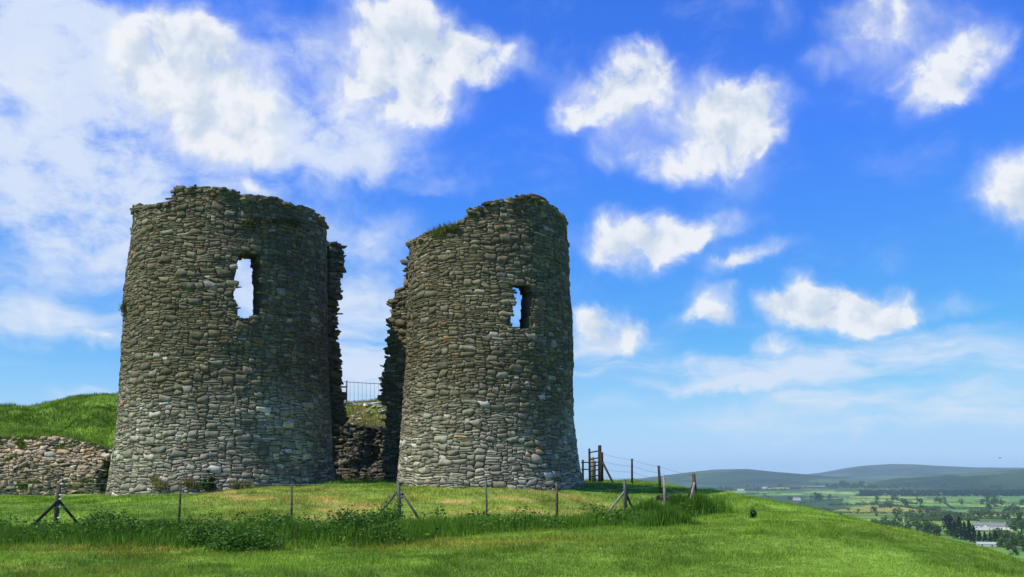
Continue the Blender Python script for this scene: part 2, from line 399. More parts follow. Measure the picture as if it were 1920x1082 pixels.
azv = np.concatenate([np.linspace(-pi, -.1, 40)[:-1], np.linspace(-.1, .72, 560), np.linspace(.72, pi, 40)[1:]])
rv = np.geomspace(150, 26000, 420)
v, f = polar_sheet('valley', azv, rv, lambda x, y: valley_z(x, y) - 1.2*sstep(np.hypot(x, y), 168, 152))
c, hd = cell_fields(v[:, 0], v[:, 1]); hm = sstep(hd, .10, .03)[:, None]*.8
c = c*1.4*(1-hm) + np.array((.022, .042, .014))*hm
vo = link('valley', mesh_np('valley', v, f, c), M_VALLEY)
tag(vo, 'wide green valley of hedged fields below the castle hill', 'valley', kind='structure')

# far hills
def crest(pxs, pys, Y):
    pxs = np.array(pxs, float); az = []; z = []
    for a, b in zip(pxs, pys):
        q = at(a, b, Y); az.append(math.atan2(q[0], q[1])); z.append(q[2]*math.hypot(q[0], q[1])/math.hypot(q[0], Y))
    return np.array(az), np.array(z)
RIDGES = [(9000, 2600, *crest([600, 1100,1200,1250,1300,1340,1400,1450,1500,1560,1640,1760,2000,2400],[905,902,897,891,885,881,880,885,889,894,902,908,910,910],9000)),
          (13000, 3200, *crest([900,1300,1440,1500,1540,1580,1620,1670,1710,1760,1830,1920,2100,2500],[900,900,897,891,887,880,875,872.5,873,876,879,880,884,890],13000)),
          (6800, 1700, *crest([1500,1600,1640,1690,1740,1800,1860,1920,2050,2400],[912,907,902,895,892,890,886,883,878,875],6800))]
def hill_z(x, y):
    d = np.hypot(x, y); a = np.arctan2(x, y); z = valley_z(x, y)-6
    for D, wd, az, cz in RIDGES:
        h = np.interp(a, az, cz); t = np.clip(1-np.abs(d-D)/wd, 0, 1); pr = t*t*(3-2*t)
        base = valley_z(x, y)-6
        z = np.maximum(z, base + (h-base)*pr + (fbm(x/700, y/700, 71, 4)-.5)*60*pr*(1-pr)*2.2)
    return z
v, f = polar_sheet('hills', np.linspace(-.25, .95, 620), np.linspace(4600, 16500, 150), hill_z)
d_ = np.hypot(v[:, 0], v[:, 1]); q = fbm(v[:, 0]/900, v[:, 1]/600, 81, 4)
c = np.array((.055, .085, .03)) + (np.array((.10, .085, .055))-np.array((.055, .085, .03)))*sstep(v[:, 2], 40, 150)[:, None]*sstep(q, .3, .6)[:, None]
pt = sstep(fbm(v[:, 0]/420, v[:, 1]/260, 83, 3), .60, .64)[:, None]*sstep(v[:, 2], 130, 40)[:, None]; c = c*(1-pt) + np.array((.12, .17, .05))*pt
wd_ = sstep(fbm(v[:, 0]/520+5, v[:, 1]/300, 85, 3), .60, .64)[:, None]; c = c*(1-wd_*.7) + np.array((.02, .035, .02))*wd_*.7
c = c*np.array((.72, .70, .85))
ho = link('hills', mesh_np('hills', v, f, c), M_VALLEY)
tag(ho, 'long blue moorland hills along the horizon', 'hills', kind='structure')

def far_z(x, y): return np.where(np.hypot(x, y) > 4700, np.maximum(hill_z(x, y), valley_z(x, y)), valley_z(x, y))
def far_hit(px, py, lo=170, hi=9000):
    d = ray(px, py); d = d/math.hypot(d[0], d[1]); ts = np.geomspace(lo, hi, 1600)
    x, y, z = d[0]*ts, d[1]*ts, EYE + d[2]*ts
    below = z < far_z(x, y); k = int(np.argmax(below)) if below.any() else len(ts)-1
    return np.array([x[k], y[k], float(far_z(x[k], y[k]))])

# ------------------------------------------------------------------ stonework
def pack(Wd, Hd, cu, cv, rng, mix=(.56, .31, .13)):
    """random rubble layout: rectangles (u, v, w, h) filling Wd x Hd metres"""
    nx, ny = int(Wd/cu), int(Hd/cv); occ = np.zeros((ny, nx), bool); ids = np.zeros((ny+8, nx+1), int); out = []
    for j in range(ny):
        i = 0
        while i < nx:
            if occ[j, i]: i += 1; continue
            r = rng.random()
            if r < mix[0]: w, h = rng.integers(3, 12), rng.integers(1, 3)
            elif r < mix[0]+mix[1]: w, h = rng.integers(3, 7), rng.integers(2, 5)
            else: w, h = rng.integers(5, 10), rng.integers(4, 7)
            run = 1
            while run < w and i+run < nx and not occ[j, i+run]: run += 1
            if i+run < nx and not occ[j, min(i+run, nx-1)] and (i+run+1 >= nx or occ[j, i+run+1]) and run == w: run += 1
            w = run
            if j and i+w < nx and w > 3 and ids[j-1, i+w-1] != ids[j-1, i+w] and not occ[j, i+w]:
                w += 1 if rng.random() < .5 and (i+w+2 < nx and not occ[j, i+w+1]) else -1
            h = min(h, ny-j, max(1, w))
            k = 1
            while k < h and not occ[j+k, i:i+w].any(): k += 1
            h = k; occ[j:j+h, i:i+w] = True; ids[j:j+h, i:i+w] = len(out)+1; out.append(((i+w/2)*cu, (j+h/2)*cv, w*cu, h*cv)); i += w
    return np.array(out)
_s = np.array([-1, -.95, -.5, .45, .95, 1]); _t = np.array([-1, -.90, 0, .90, 1])
_SS, _TT = np.meshgrid(_s, _t); _S = _SS.ravel(); _T = _TT.ravel(); _NV = len(_S)
_i = np.arange(_NV).reshape(len(_t), len(_s))
_QF = np.stack([_i[:-1, :-1], _i[:-1, 1:], _i[1:, 1:], _i[1:, :-1]], -1).reshape(-1, 4)
_edge = (np.abs(_S) == 1) | (np.abs(_T) == 1)
def stones(rects, surf, colf, rng, prot=.026, rough=1.2, gap=.004, sink=.10, rot=6):
    """rects (n,4); surf(u, v, h) -> xyz arrays; returns verts, faces, cols"""
    n = len(rects); R = rects
    mn = np.minimum(R[:, 2], R[:, 3])
    s = _S[None]; t = _T[None]
    kk = rng.uniform(.0, .5, (n, 1)); s2 = s*np.sqrt(1-kk*.5*t*t*.8); t2 = t*np.sqrt(1-kk*.5*s*s*.8)
    sk = rng.normal(0, .16, (n, 1))*rough; tp = rng.normal(0, .14, (n, 1))*rough
    jit = .16*rough
    du = s2*(R[:, 2:3]/2-gap)*(1+tp*t2) + sk*t2*R[:, 3:4]/2 + rng.normal(0, 1, (n, _NV))*mn[:, None]*jit*.42
    dv = t2*(R[:, 3:4]/2-gap)*(1+tp*.8*s2) + rng.normal(0, 1, (n, _NV))*mn[:, None]*jit*.42
    a = np.radians(rng.normal(0, rot, (n, 1))*np.clip(1.6*R[:, 3:4]/R[:, 2:3], .3, 1))
    u = R[:, 0:1] + du*np.cos(a) - dv*np.sin(a); v = R[:, 1:2] + du*np.sin(a) + dv*np.cos(a)
    u = u + (vn(u/.6, v/.35, 201)-.5)*.16; v = v + (fbm(u/.9, v/.7, 202, 3)-.5)*.24
    pr = (rng.uniform(.25, 1.25, (n, 1))*prot) * np.clip(mn[:, None]/.14, .55, 1.5)
    ti = rng.normal(0, .35, (n, 1)); tj = rng.normal(0, .3, (n, 1))
    h = pr*(1 + ti*s*.5 + tj*t*.5)*(1-.35*np.abs(s)**4)*(1-.35*np.abs(t)**4) + rng.normal(0, .12, (n, _NV))*pr*rough
    h = np.where(_edge[None], -sink, h)
    P = surf(u, v, h)
    P = np.stack(P, -1).reshape(-1, 3)
    fc = (_QF[None] + (np.arange(n)*_NV)[:, None, None]).reshape(-1, 4)
    c = np.repeat(colf(R[:, 0], R[:, 1], n), _NV, 0)
    return P, fc, c
def inpoly(px, py, poly):
    poly = np.asarray(poly, float); r = np.zeros(np.shape(px), bool); j = len(poly)-1
    for i in range(len(poly)):
        xi, yi = poly[i]; xj, yj = poly[j]
        cnd = ((yi > py) != (yj > py)) & (px < (xj-xi)*(py-yi)/((yj-yi) or 1e-9) + xi); r ^= cnd; j = i
    return r
def solid(us, vs, keep, surf, h0, h1, jitter=.016, seed=3, near=None):
    """closed slab between depths h0 (outer) and h1 (inner) over the kept cells of a (u, v) grid"""
    U, Vv = np.meshgrid(us, vs); rng = np.random.default_rng(seed)
    ny, nx = U.shape; ju = rng.normal(0, jitter, U.shape); jv = rng.normal(0, jitter, U.shape)
    a = np.stack(surf(U+ju, Vv+jv, h0 + rng.normal(0, jitter*.7, U.shape)), -1).reshape(-1, 3)
    if near is not None: h1 = near(U, Vv)
    b = np.stack(surf(U+ju, Vv+jv, h1 + rng.normal(0, jitter, U.shape)), -1).reshape(-1, 3); n = len(a)
    i = np.arange(n).reshape(ny, nx); k = keep
    q = np.stack([i[:-1, :-1], i[:-1, 1:], i[1:, 1:], i[1:, :-1]], -1)
    F_ = [q[k], q[k][:, ::-1]+n]
    def side(m, p0, p1): F_.append(np.stack([p1[m], p0[m], p0[m]+n, p1[m]+n], -1))
    kp = np.pad(k, 1)
    side(k & ~kp[:-2, 1:-1], i[:-1, :-1], i[:-1, 1:]); side(k & ~kp[2:, 1:-1], i[1:, 1:], i[1:, :-1])
    side(k & ~kp[1:-1, :-2], i[1:, :-1], i[:-1, :-1]); side(k & ~kp[1:-1, 2:], i[:-1, 1:], i[1:, 1:])
    return np.vstack([a, b]), np.vstack(F_)
def pal_pick(pal, w, n, rng, var=.18):
    pal = np.array(pal); k = rng.choice(len(pal), n, p=np.array(w)/sum(w)); return pal[k]*np.exp(rng.normal(0, var, (n, 1)))
UPPER = [(.160,.138,.082),(.126,.110,.066),(.190,.163,.100),(.122,.110,.076),(.158,.126,.074),(.29,.265,.19)]
LOWER = [(.29,.268,.19),(.24,.222,.16),(.35,.325,.24),(.205,.193,.145),(.28,.24,.165),(.46,.435,.34)]
PW = [30, 24, 20, 14, 9, 4]

def rocks(specs, rng, col):
    """loose stones: specs (n,4+) x,y,z,r -> verts faces cols"""
    th = np.array([.35, .9, 1.6, 2.3, 2.8]); ph = np.arange(8)*pi/4
    S = np.array([(sin(a)*cos(b), sin(a)*sin(b), cos(a)) for a in th for b in ph])
    q = [(i*8+k, (i+1)*8+k, (i+1)*8+(k+1) % 8, i*8+(k+1) % 8) for i in range(4) for k in range(8)]
    V = []; Q = []; O = []; C = []; n0 = 0
    for k, (x, y, z, r) in enumerate(specs):
        sc = np.array([rng.uniform(.8, 1.5), rng.uniform(.7, 1.2), rng.uniform(.28, .62)])*r
        a = rng.uniform(0, pi); p = np.sign(S)*np.abs(S)**.6*sc*(1+rng.normal(0, .12, (len(S), 1)))
        ty = rng.normal(0, .2); p = np.stack([p[:, 0]*cos(a)-p[:, 1]*sin(a), p[:, 0]*sin(a)+p[:, 1]*cos(a), p[:, 2] + ty*p[:, 0]], -1)
        V.append(p + (x, y, z)); Q += [tuple(j+n0 for j in w) for w in q]
        O += [tuple(n0+j for j in range(8)), tuple(n0+39-j for j in range(8))]; C.append(np.repeat(col[k:k+1], 40, 0)); n0 += 40
    return np.vstack(V), np.array(Q), np.array(O), np.vstack(C)
def join(parts):
    """parts: list of (verts, faces list, cols, mat index)"""
    V = []; Fq = {}; C = []; n = 0
    for v, fs, c, mi in parts:
        for f in fs: Fq.setdefault((f.shape[1], mi), []).append(f+n)
        V.append(v); C.append(c); n += len(v)
    faces = []; mi = []
    for (k, m), fl in Fq.items():
        a = np.vstack(fl); faces.append(a); mi.append(np.full(len(a), m))
    return np.vstack(V), faces, np.vstack(C), np.concatenate(mi)
CORE_C = np.array((.12, .105, .07))

def limb_fit(Cy0, zs, xl, xr):
    """axis x and radius per height so that the silhouette passes the two limbs"""
    cx = []; rr = []
    for z, a, b in zip(zs, xl, xr):
        c, r = 0., 3.5
        for _ in range(60):
            ph = np.linspace(0, 2*pi, 720); x, _y = proj(c + r*np.cos(ph), Cy0 + r*np.sin(ph), z)
            w = Cy0*cT + z*sT; c += ((a+b)-(x.min()+x.max()))/2/F*w; r += ((b-a)-(x.max()-x.min()))/2/F*w*.9
        cx.append(c); rr.append(r)
    return np.array(cx), np.array(rr)

class Tower:
    def __init__(s, Cy, zs, xl, xr, top, window, seed, label, half=118):
        s.zs = np.array(zs, float); s.cx, s.rr = limb_fit(Cy, zs, xl, xr); s.Cy = Cy; s.seed = seed
        s.R0 = float(np.mean(s.rr)); s.a0 = math.atan2(s.cx[3], Cy)      # direction in which the camera lies
        s.top = np.array(top, float); s.window = window; s.half = radians(half); s.zb = .3; s.reveal = 1.1 if seed == 11 else .82
    def surf(s, u, v, h):
        z = v + s.zb; r = np.interp(z, s.zs, s.rr) + h + (fbm(u/2.3, v/2.3, s.seed, 3)-.5)*.22
        c = np.interp(z, s.zs, s.cx); a = u/s.R0 - s.half - s.a0
        return c + r*np.sin(a), s.Cy - r*np.cos(a), z
    def inside(s, u, v, grow=0.):
        x, y, z = s.surf(u, v, 0*u); px, py = proj(x, y, z); a = u/s.R0 - s.half
        top = np.interp(px, s.top[:, 0], s.top[:, 1])
        k = py > top + grow
        k &= ~((np.abs(a) > radians(86)) & (py < top + 30 + 60*(np.abs(a)-radians(86))))
        k &= ~((np.abs(a) < radians(80)) & inpoly(px, py, s.window))
        return k
    def colf(s, u, v, n):
        rng = np.random.default_rng(s.seed+5); up = pal_pick(UPPER, PW, n, rng); lo = pal_pick(LOWER, PW, n, rng)
        w = sstep(v + (fbm(u/2., v/1.5, s.seed+8, 3)-.5)*3.2, 5.6, 2.6)[:, None]; c = up*(1-w) + lo*w
        st = .72 + .56*fbm(u/1.6, v/2.6, s.seed+40, 4); c = c*st[:, None]
        wht = (rng.random((n, 1)) < .014)*sstep(v, 9, 3)[:, None]; c = c*(1-wht*.75) + np.array((.62, .60, .54))*wht*.75
        rst = (rng.random((n, 1)) < .012); c = np.where(rst, c*np.array((1.35, .95, .65)), c)
        return np.clip(c, .02, .75)

TL = Tower(36.016, [0, 1.2, 2.5, 4, 6, 8, 10, 12, 13.5], [193, 197, 208, 217, 226, 233, 240, 247, 252], [634, 628, 622, 620, 617, 615, 613, 611, 610],
    [(150,420),(236,400),(256,388),(300,382),(318,374),(324,360),(332,350),(350,348),(420,353),(440,358),(450,365),(500,372),(540,380),(580,392),(600,408),(612,420),(640,450)],
    [(447,474),(484,475),(490,500),(489,512),(494,540),(493,570),(489,590),(465,598),(447,592),(440,560),(440,520),(443,498)], 11,
    None)
TR = Tower(35.286, [0, 1.2, 2.5, 4, 6, 8, 10, 12, 13.5], [735, 742, 752, 757, 761, 763, 765, 767, 769], [1108, 1097, 1085, 1077, 1074, 1072, 1068, 1063, 1060],
    [(700,480),(763,458),(780,447),(800,438),(815,432),(850,424),(872,408),(884,392),(905,388),(920,377),(950,374),(985,369),(1010,370),(1022,378),(1035,385),(1048,396),(1060,410),(1064,425),(1090,450)],
    [(960,533),(992,531),(998,545),(998,575),(995,600),(996,616),(961,617),(959,590),(963,565),(958,548)], 29,
    None)
def build_tower(T, label):
    root = empty('round_tower', (float(T.cx[1]), T.Cy, 1.3)); tag(root, label, 'tower')
    rng = np.random.default_rng(T.seed)
    Wd = 2*T.half*T.R0; Hd = 12.8
    R = pack(Wd, Hd, .064, .046, rng)
    k = T.inside(R[:, 0], R[:, 1], -1.5); R = R[k]
    P, fc, c = stones(R, T.surf, T.colf, rng)
    us = np.arange(0, Wd+.01, .085); vs = np.arange(0, Hd, .085); UU, VV = np.meshgrid((us[:-1]+us[1:])/2, (vs[:-1]+vs[1:])/2)
    keep = T.inside(UU, VV, 3.5)
    wc = np.mean(T.window, 0)
    def near(u, v):
        x, y, z = T.surf(u, v, 0*u); p, q = proj(x, y, z); return -1.05 + (1.05-T.reveal)*sstep(np.hypot((p-wc[0])/1., (q-wc[1])/2.), 75, 40)*(np.abs(u/T.R0-T.half) < 1.4)
    b, bf = solid(us, vs, keep, T.surf, -.028, -1.05, near=near)
    # coping of loose stones along the broken rim
    sp = []
    for a in np.linspace(radians(16), 2*T.half-radians(16), 150):
        u = np.full(140, a*T.R0); vv = np.linspace(4, Hd-.1, 140); kk = T.inside(u, vv)
        tp = vv[kk].max()
        for _ in range(3):
            h = -rng.uniform(.02, .85); q = T.surf(np.array([u[0]+rng.normal(0, .06)]), np.array([tp+rng.uniform(-.12, .02)]), np.array([h]))
            sp.append((float(q[0][0]), float(q[1][0]), float(q[2][0]), rng.uniform(.08, .20)))
    rc = pal_pick(UPPER, PW, len(sp), rng)*1.12
    rv_, rq, ro, rcol = rocks(sp, rng, rc)
    off = np.array(root.location)
    V, FF, C, mi = join([(P, [fc], c, 0), (b, [bf], np.tile(CORE_C, (len(b), 1)), 1), (rv_, [rq, ro], rcol, 2)])
    link('stone_wall', mesh_np('stone_wall', V-off, FF, C, mi != 2, mi), [M_STONE, M_CORE, M_STONE], root)
    return root
towerL = build_tower(TL, 'broad round ruined stone tower with large window hole and grass fringe under its rim')
towerR = build_tower(TR, 'narrower round ruined stone tower with sloping broken rim and slit-like dark window hole')

def wall_patch(name, surf, Wd, Hd, inside, colf, parent, seed, thick=.9, prot=.06, rough=1.3, cell=(.075, .055), mix=(.46, .42, .12), loose=0, rot=7, sink=.2, er=(.09, .19), lr=(.05, .15)):
    rng = np.random.default_rng(seed)
    R = pack(Wd, Hd, *cell, rng, mix); R = R[inside(R[:, 0], R[:, 1], 0)]
    P, fc, c = stones(R, surf, colf, rng, prot=prot, rough=rough, rot=rot, sink=sink)
    us = np.arange(0, Wd+.01, .09); vs = np.arange(0, Hd, .09); UU, VV = np.meshgrid((us[:-1]+us[1:])/2, (vs[:-1]+vs[1:])/2)
    b, bf = solid(us, vs, inside(UU, VV, 1), surf, -.07, -thick, .025)
    parts = [(P, [fc], c, 0), (b, [bf], np.tile(CORE_C, (len(b), 1)), 1)]
    # broken edges: loose stones set through the thickness of the wall
    sp = []
    vvs = np.arange(.1, Hd-.05, .16)
    for vv in vvs:
        u = np.linspace(0, Wd, 120); kk = inside(u, np.full(120, vv), 0)
        if not kk.any(): continue
        for ue in (u[kk].min(), u[kk].max()):
            for _ in range(5):
                q = surf(np.array([ue+rng.normal(0, .05)]), np.array([vv+rng.uniform(-.08, .08)]), np.array([-rng.uniform(0, thick)]))
                sp.append((*[float(e[0]) for e in q], rng.uniform(*er)))
    for _ in range(loose):
        u = rng.uniform(0, Wd); vv = rng.uniform(0, Hd)
        if inside(np.array([u]), np.array([vv]), 0)[0]:
            q = surf(np.array([u]), np.array([vv]), np.array([rng.uniform(-.05, .05)])); sp.append((*[float(e[0]) for e in q], rng.uniform(*lr)))
    if sp:
        sp_ = np.array(sp); rc = colf(sp_[:, 0], sp_[:, 2], len(sp)); a, q_, o_, cc = rocks(sp, rng, rc); parts.append((a, [q_, o_], cc, 2))
    V, FF, C, mi = join(parts); off = np.array(parent.location) if parent else np.zeros(3)
    return link(name, mesh_np(name, V-off, FF, C, mi != 2, mi), [M_STONE, M_CORE, M_STONE], parent)
def plane_surf(A, d):
    A = np.array(A, float); d = np.array(d, float); d /= np.linalg.norm(d); nrm = np.array((d[1], -d[0]))
    if nrm[1] > 0: nrm = -nrm
    return lambda u, v, h: (A[0]+u*d[0]+h*nrm[0] + 0*v, A[1]+u*d[1]+h*nrm[1] + 0*v, A[2]+v + 0*u)
def poly_inside(surf, poly):
    def fn(u, v, g):
        px, py = proj(*surf(u, v, 0*u)); return inpoly(px, py, poly)
    return fn
def col_upper(seed):
    return lambda u, v, n: np.clip(pal_pick(UPPER, PW, n, np.random.default_rng(seed)), .02, .6)
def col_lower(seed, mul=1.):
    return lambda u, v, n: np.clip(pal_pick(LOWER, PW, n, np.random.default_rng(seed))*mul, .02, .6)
# broken side wall of the broad tower
sfL = plane_surf((*at(598, 900, 37.6)[:2], .8), (.9, .55))
wall_patch('broken_side_wall', sfL, 2.6, 11.5, poly_inside(sfL, [(570,455),(617,455),(630,454),(645,461),(641,474),(643,486),(638,494),(641,505),(635,528),(634,548),(630,566),(633,590),(628,612),(632,640),(630,662),(634,690),(636,712),(634,730),(641,742),(644,757),(646,775),(640,785),(636,800),(626,815),(624,960),(570,960)]),
           col_upper(51), towerL, 52, thick=1.3)
# broken side wall of the narrower tower
sfR = plane_surf((*at(795, 900, 37.2)[:2], .8), (-.86, .42))
wall_patch('broken_side_wall', sfR, 2.6, 10.5, poly_inside(sfR, [(830,470),(764,470),(762,541),(738,542),(740,556),(732,566),(735,585),(728,600),(731,628),(727,648),(730,668),(717,684),(722,697),(715,712),(720,730),(714,750),(724,764),(722,800),(724,960),(830,960)]),
           col_upper(61), towerR, 62, thick=1.2)

# wall of the gate passage between the towers
root = empty('passage_wall', tuple(at(680, 903, 41.6))); tag(root, 'low rubble wall with grassy top closing the gap between the two towers', 'wall')
A0 = at(585, 905, 41.4); A1 = at(760, 905, 41.8)
_d = (A1-A0)[:2]; _L = float(np.linalg.norm(_d))
_pl = plane_surf((A0[0], A0[1], A0[2]-.4), _d)
def sfG(u, v, h):
    x, y, z = _pl(u, v, h); return x, y + .20*v + (fbm(u/.9, v/.7, 88, 3)-.5)*1.1, z
wall_patch('rubble_face', sfG, _L, 4.2, poly_inside(sfG, [(560,800),(600,796),(640,790),(660,797),(690,799),(720,802),(760,800),(780,960),(560,960)]), col_lower(71, .42), root, 72, thick=.9, prot=.07, rough=1.6, mix=(.45, .40, .15), cell=(.06, .045), loose=110, rot=11, sink=.3, er=(.05, .11), lr=(.04, .10))  # stone colour darkened to imitate the shade between the towers
rng = np.random.default_rng(5); sp = []
for _ in range(46):
    p, q = rng.uniform(615, 735), rng.uniform(757, 800); g = ground_hit(p, q, 30, 60); sp.append((g[0], g[1], g[2]+.02, rng.uniform(.05, .16)))
for _ in range(26):
    p = rng.uniform(640, 735); g = ground_hit(p, rng.uniform(757, 764), 30, 60); sp.append((g[0], g[1], g[2]+.05, rng.uniform(.08, .18)))
a, q_, o_, cc = rocks(sp, rng, pal_pick([(.55,.53,.46),(.42,.40,.33),(.30,.28,.22)], [2, 3, 2], len(sp), rng)); V, FF, C, mi = join([(a, [q_, o_], cc, 0)])
link('loose_stones', mesh_np('loose_stones', V-np.array(root.location), FF, C, False), [M_STONE], root)

# ruined curtain wall left of the broad tower
root = empty('ruined_curtain_wall', tuple(at(90, 925, 37.8))); wall_root = root; tag(root, 'collapsed low wall of pale brownish rubble under the grassy mound', 'wall')
A0 = at(-330, 930, 37.4); A1 = at(206, 930, 38.0); _d2 = (A1-A0)[:2]; _L2 = float(np.linalg.norm(_d2)); _pl2 = plane_surf((A0[0], A0[1], A0[2]-.5), _d2)
def sfW(u, v, h):
    x, y, z = _pl2(u, v, h); bulge = (fbm(u/1.5, v/1.0, 98, 3)-.5)*.4*sstep(v, .9, 1.4)
    return x, y + sstep(v, .95, 3.2)*1.2 + bulge, z
WPOLY = [(-400,806),(-200,815),(0,821),(45,818),(80,822),(130,825),(160,834),(190,844),(208,854),(196,862),(186,880),(180,905),(178,960),(-400,960)]
def colW(u, v, n):
    r = np.random.default_rng(77); c = pal_pick([(.45,.35,.22),(.38,.30,.19),(.50,.40,.265),(.35,.30,.22),(.45,.325,.18),(.56,.50,.38)], PW, n, r); return np.clip(c, .03, .65)
wall_patch('rubble_face', sfW, _L2, 3.6, poly_inside(sfW, WPOLY), colW, root, 91, thick=1.0, prot=.065, rough=1.7, mix=(.50, .38, .12), cell=(.062, .042), loose=800, rot=14, sink=.3, er=(.05, .11), lr=(.04, .12))

# ------------------------------------------------------------------ blades, leaves
def blades(pts, hgt, wid, cols, rng, lean=.35):
    n = len(pts); a = rng.uniform(0, 2*pi, n); la = rng.uniform(0, 2*pi, n); ln = rng.normal(0, lean, n)*hgt
    dx = np.cos(a)*wid/2; dy = np.sin(a)*wid/2
    v = np.empty((n, 3, 3)); v[:, 0] = pts - np.stack([dx, dy, 0*dx+.02], -1); v[:, 1] = pts + np.stack([dx, dy, 0*dx-.02], -1)
    v[:, 2] = pts + np.stack([np.cos(la)*ln, np.sin(la)*ln, hgt], -1)
    return v.reshape(-1, 3), np.arange(n*3).reshape(-1, 3), np.repeat(cols, 3, 0)
def grass_obj(name, parts, m, parent=None):
    V = np.vstack([p[0] for p in parts]); C = np.vstack([p[2] for p in parts]); o = 0; Fs = []
    for p in parts: Fs.append(p[1]+o); o += len(p[0])
    off = np.array(parent.location) if parent else 0
    return link(name, mesh_np(name, V-off, np.vstack(Fs), C, False), m, parent)
def in_towers(x, y):
    return (np.hypot(x-TL.cx[1], y-TL.Cy) < TL.rr[1]+.02) | (np.hypot(x-TR.cx[1], y-TR.Cy) < TR.rr[1]+.02)
rng = np.random.default_rng(101)
def sector(n, y0, y1, a0=-.62, a1=.62, power=1.):
    u = rng.random(n); y = y0*(y1/y0)**u if power == 1 else y0+(y1-y0)*u
    x = y*np.tan(rng.uniform(a0, a1, n)); return x, y
x, y = sector(800000, 12.0, 47, -.80, .80); k = ~in_towers(x, y); x, y = x[k], y[k]; z = ground_z(x, y)
px, py = proj(x, y, z); k = (py < 1160) & (px > -420) & (px < 2340) & ~((y > 36.5) & (px < 1090) & (y < 39.2)); x, y, z = x[k], y[k], z[k]
gc = grass_col(x, y)*np.exp(rng.normal(0, .22, (len(x), 1)))*np.array([1.25, 1.15, 1.0])
tuft = sstep(fbm(x/.55, y/.8, 131, 3), .5, .75)
h = np.interp(px[k], [1000, 1600], [1, .72])*rng.uniform(.02, .06, len(x))*(1+1.3*tuft)*np.interp(y, [12, 30, 45], [.9, 1.25, 1.9]); wd = rng.uniform(.010, .022, len(x))*np.interp(y, [12, 30, 45], [.8, 1.3, 1.9])
meadow = grass_obj('meadow_grass', [blades(np.stack([x, y, z], -1), h, wd, gc, rng, .8)], M_BLADE)
tag(meadow, 'short green pasture grass covering the castle hill', 'grass', kind='stuff')
# mound grass, longer
x, y = sector(150000, 39, 57, -.62, .05); z = ground_z(x, y); px, py = proj(x, y, z)
k = ((px < 240) | ((px > 600) & (px < 760) & (y > 42.6))) & ((y > 39.4)); x, y, z = x[k], y[k], z[k]
gc = grass_col(x, y)*np.exp(rng.normal(0, .25, (len(x), 1)))*np.array([1.2, 1.1, 1.])
mg = grass_obj('mound_grass', [blades(np.stack([x, y, z], -1), rng.uniform(.06, .22, len(x))*(.5+1.2*fbm(x/.8, y/.8, 19, 3)), rng.uniform(.02, .05, len(x)), gc, rng, .5)], M_BLADE)
tag(mg, 'rough longer grass covering the mound behind the castle walls', 'grass', kind='stuff')

# turf and weeds creeping over the collapsed wall
rg_ = np.random.default_rng(909); uu = rg_.uniform(0, _L2, 60000); vv = rg_.uniform(.3, 3.5, 60000); kk_ = (fbm(uu/.8, vv/.5, 911, 4) > .60 - .10*sstep(vv, 1.6, 2.6)) & poly_inside(sfW, WPOLY)(uu, vv, 0); uu, vv = uu[kk_], vv[kk_]
xx, yy, zz = sfW(uu, vv, np.full(len(uu), .03)); cg = np.array((.14, .19, .03))*np.exp(rg_.normal(0, .3, (len(uu), 1)))
grass_obj('grass', [blades(np.stack([xx, yy, zz], -1), rg_.uniform(.04, .15, len(uu)), rg_.uniform(.02, .045, len(uu)), cg, rg_, .7)], M_BLADE, wall_root)
# ------------------------------------------------------------------ fence line
FP = [(-160, 22.5), (108, 22.5), (337, 22.5), (547, 22.7), (750, 22.8), (912, 24.5), (1044, 26.), (1172, 28.5), (1248, 30.2), (1303, 31.5)]
def fence_xy(px, Y): return float((px-960)/F*Y*1.0*(cT) if 0 else at(px, 960, Y)[0])
fx = np.array([fence_xy(p, Y) for p, Y in FP]); fy = np.array([Y for _, Y in FP])
# tall grass strip along the fence
n = 110000; u = rng.uniform(fx[0]-4, fx[-1]+.75, n); yc_ = np.interp(u, fx, fy); off = rng.normal(0, 1.0, n)*np.interp(u, [4, 8], [1, .9]) + np.interp(u, [4, 7.5], [-2.5, -1.2])
thick = np.where(u > 7, 1.15, .62) ; kk_ = (off > -4.6) & (off < np.interp(u, [4, 7.5], [-.45, .6])); u, off, yc_ = u[kk_], off[kk_], yc_[kk_]
dens = sstep(fbm(u/1.4, off/1.5, 171, 3), .28, .55)
k = rng.random(len(u)) < np.maximum(dens, .25); u, off, yc_ = u[k], off[k], yc_[k]; y = yc_+off; z = ground_z(u, y)
hh = rng.uniform(.12, .42, len(u))*np.exp(-((off-np.interp(u, [4, 7.5], [-2.4, -1.2]))/2.0)**2)*(.75+.55*fbm(u/1.1, y/.9, 173, 3)) * np.where(u > 6, 1.35, 1.)
cl = np.array((.115, .245, .022))*(.6+.8*fbm(u/.9, y/.7, 175, 3))[:, None]*np.exp(rng.normal(0, .3, (len(u), 1))); mixd = (rng.random((len(u), 1)) < .10); cl = np.where(mixd, np.array((.13, .16, .04)), cl)
tg = grass_obj('tall_grass', [blades(np.stack([u, y, z], -1), hh, rng.uniform(.014, .03, len(u)), cl, rng, .3)], M_BLADE)
tag(tg, 'tall dark grass growing along the wire fence', 'grass', kind='stuff')

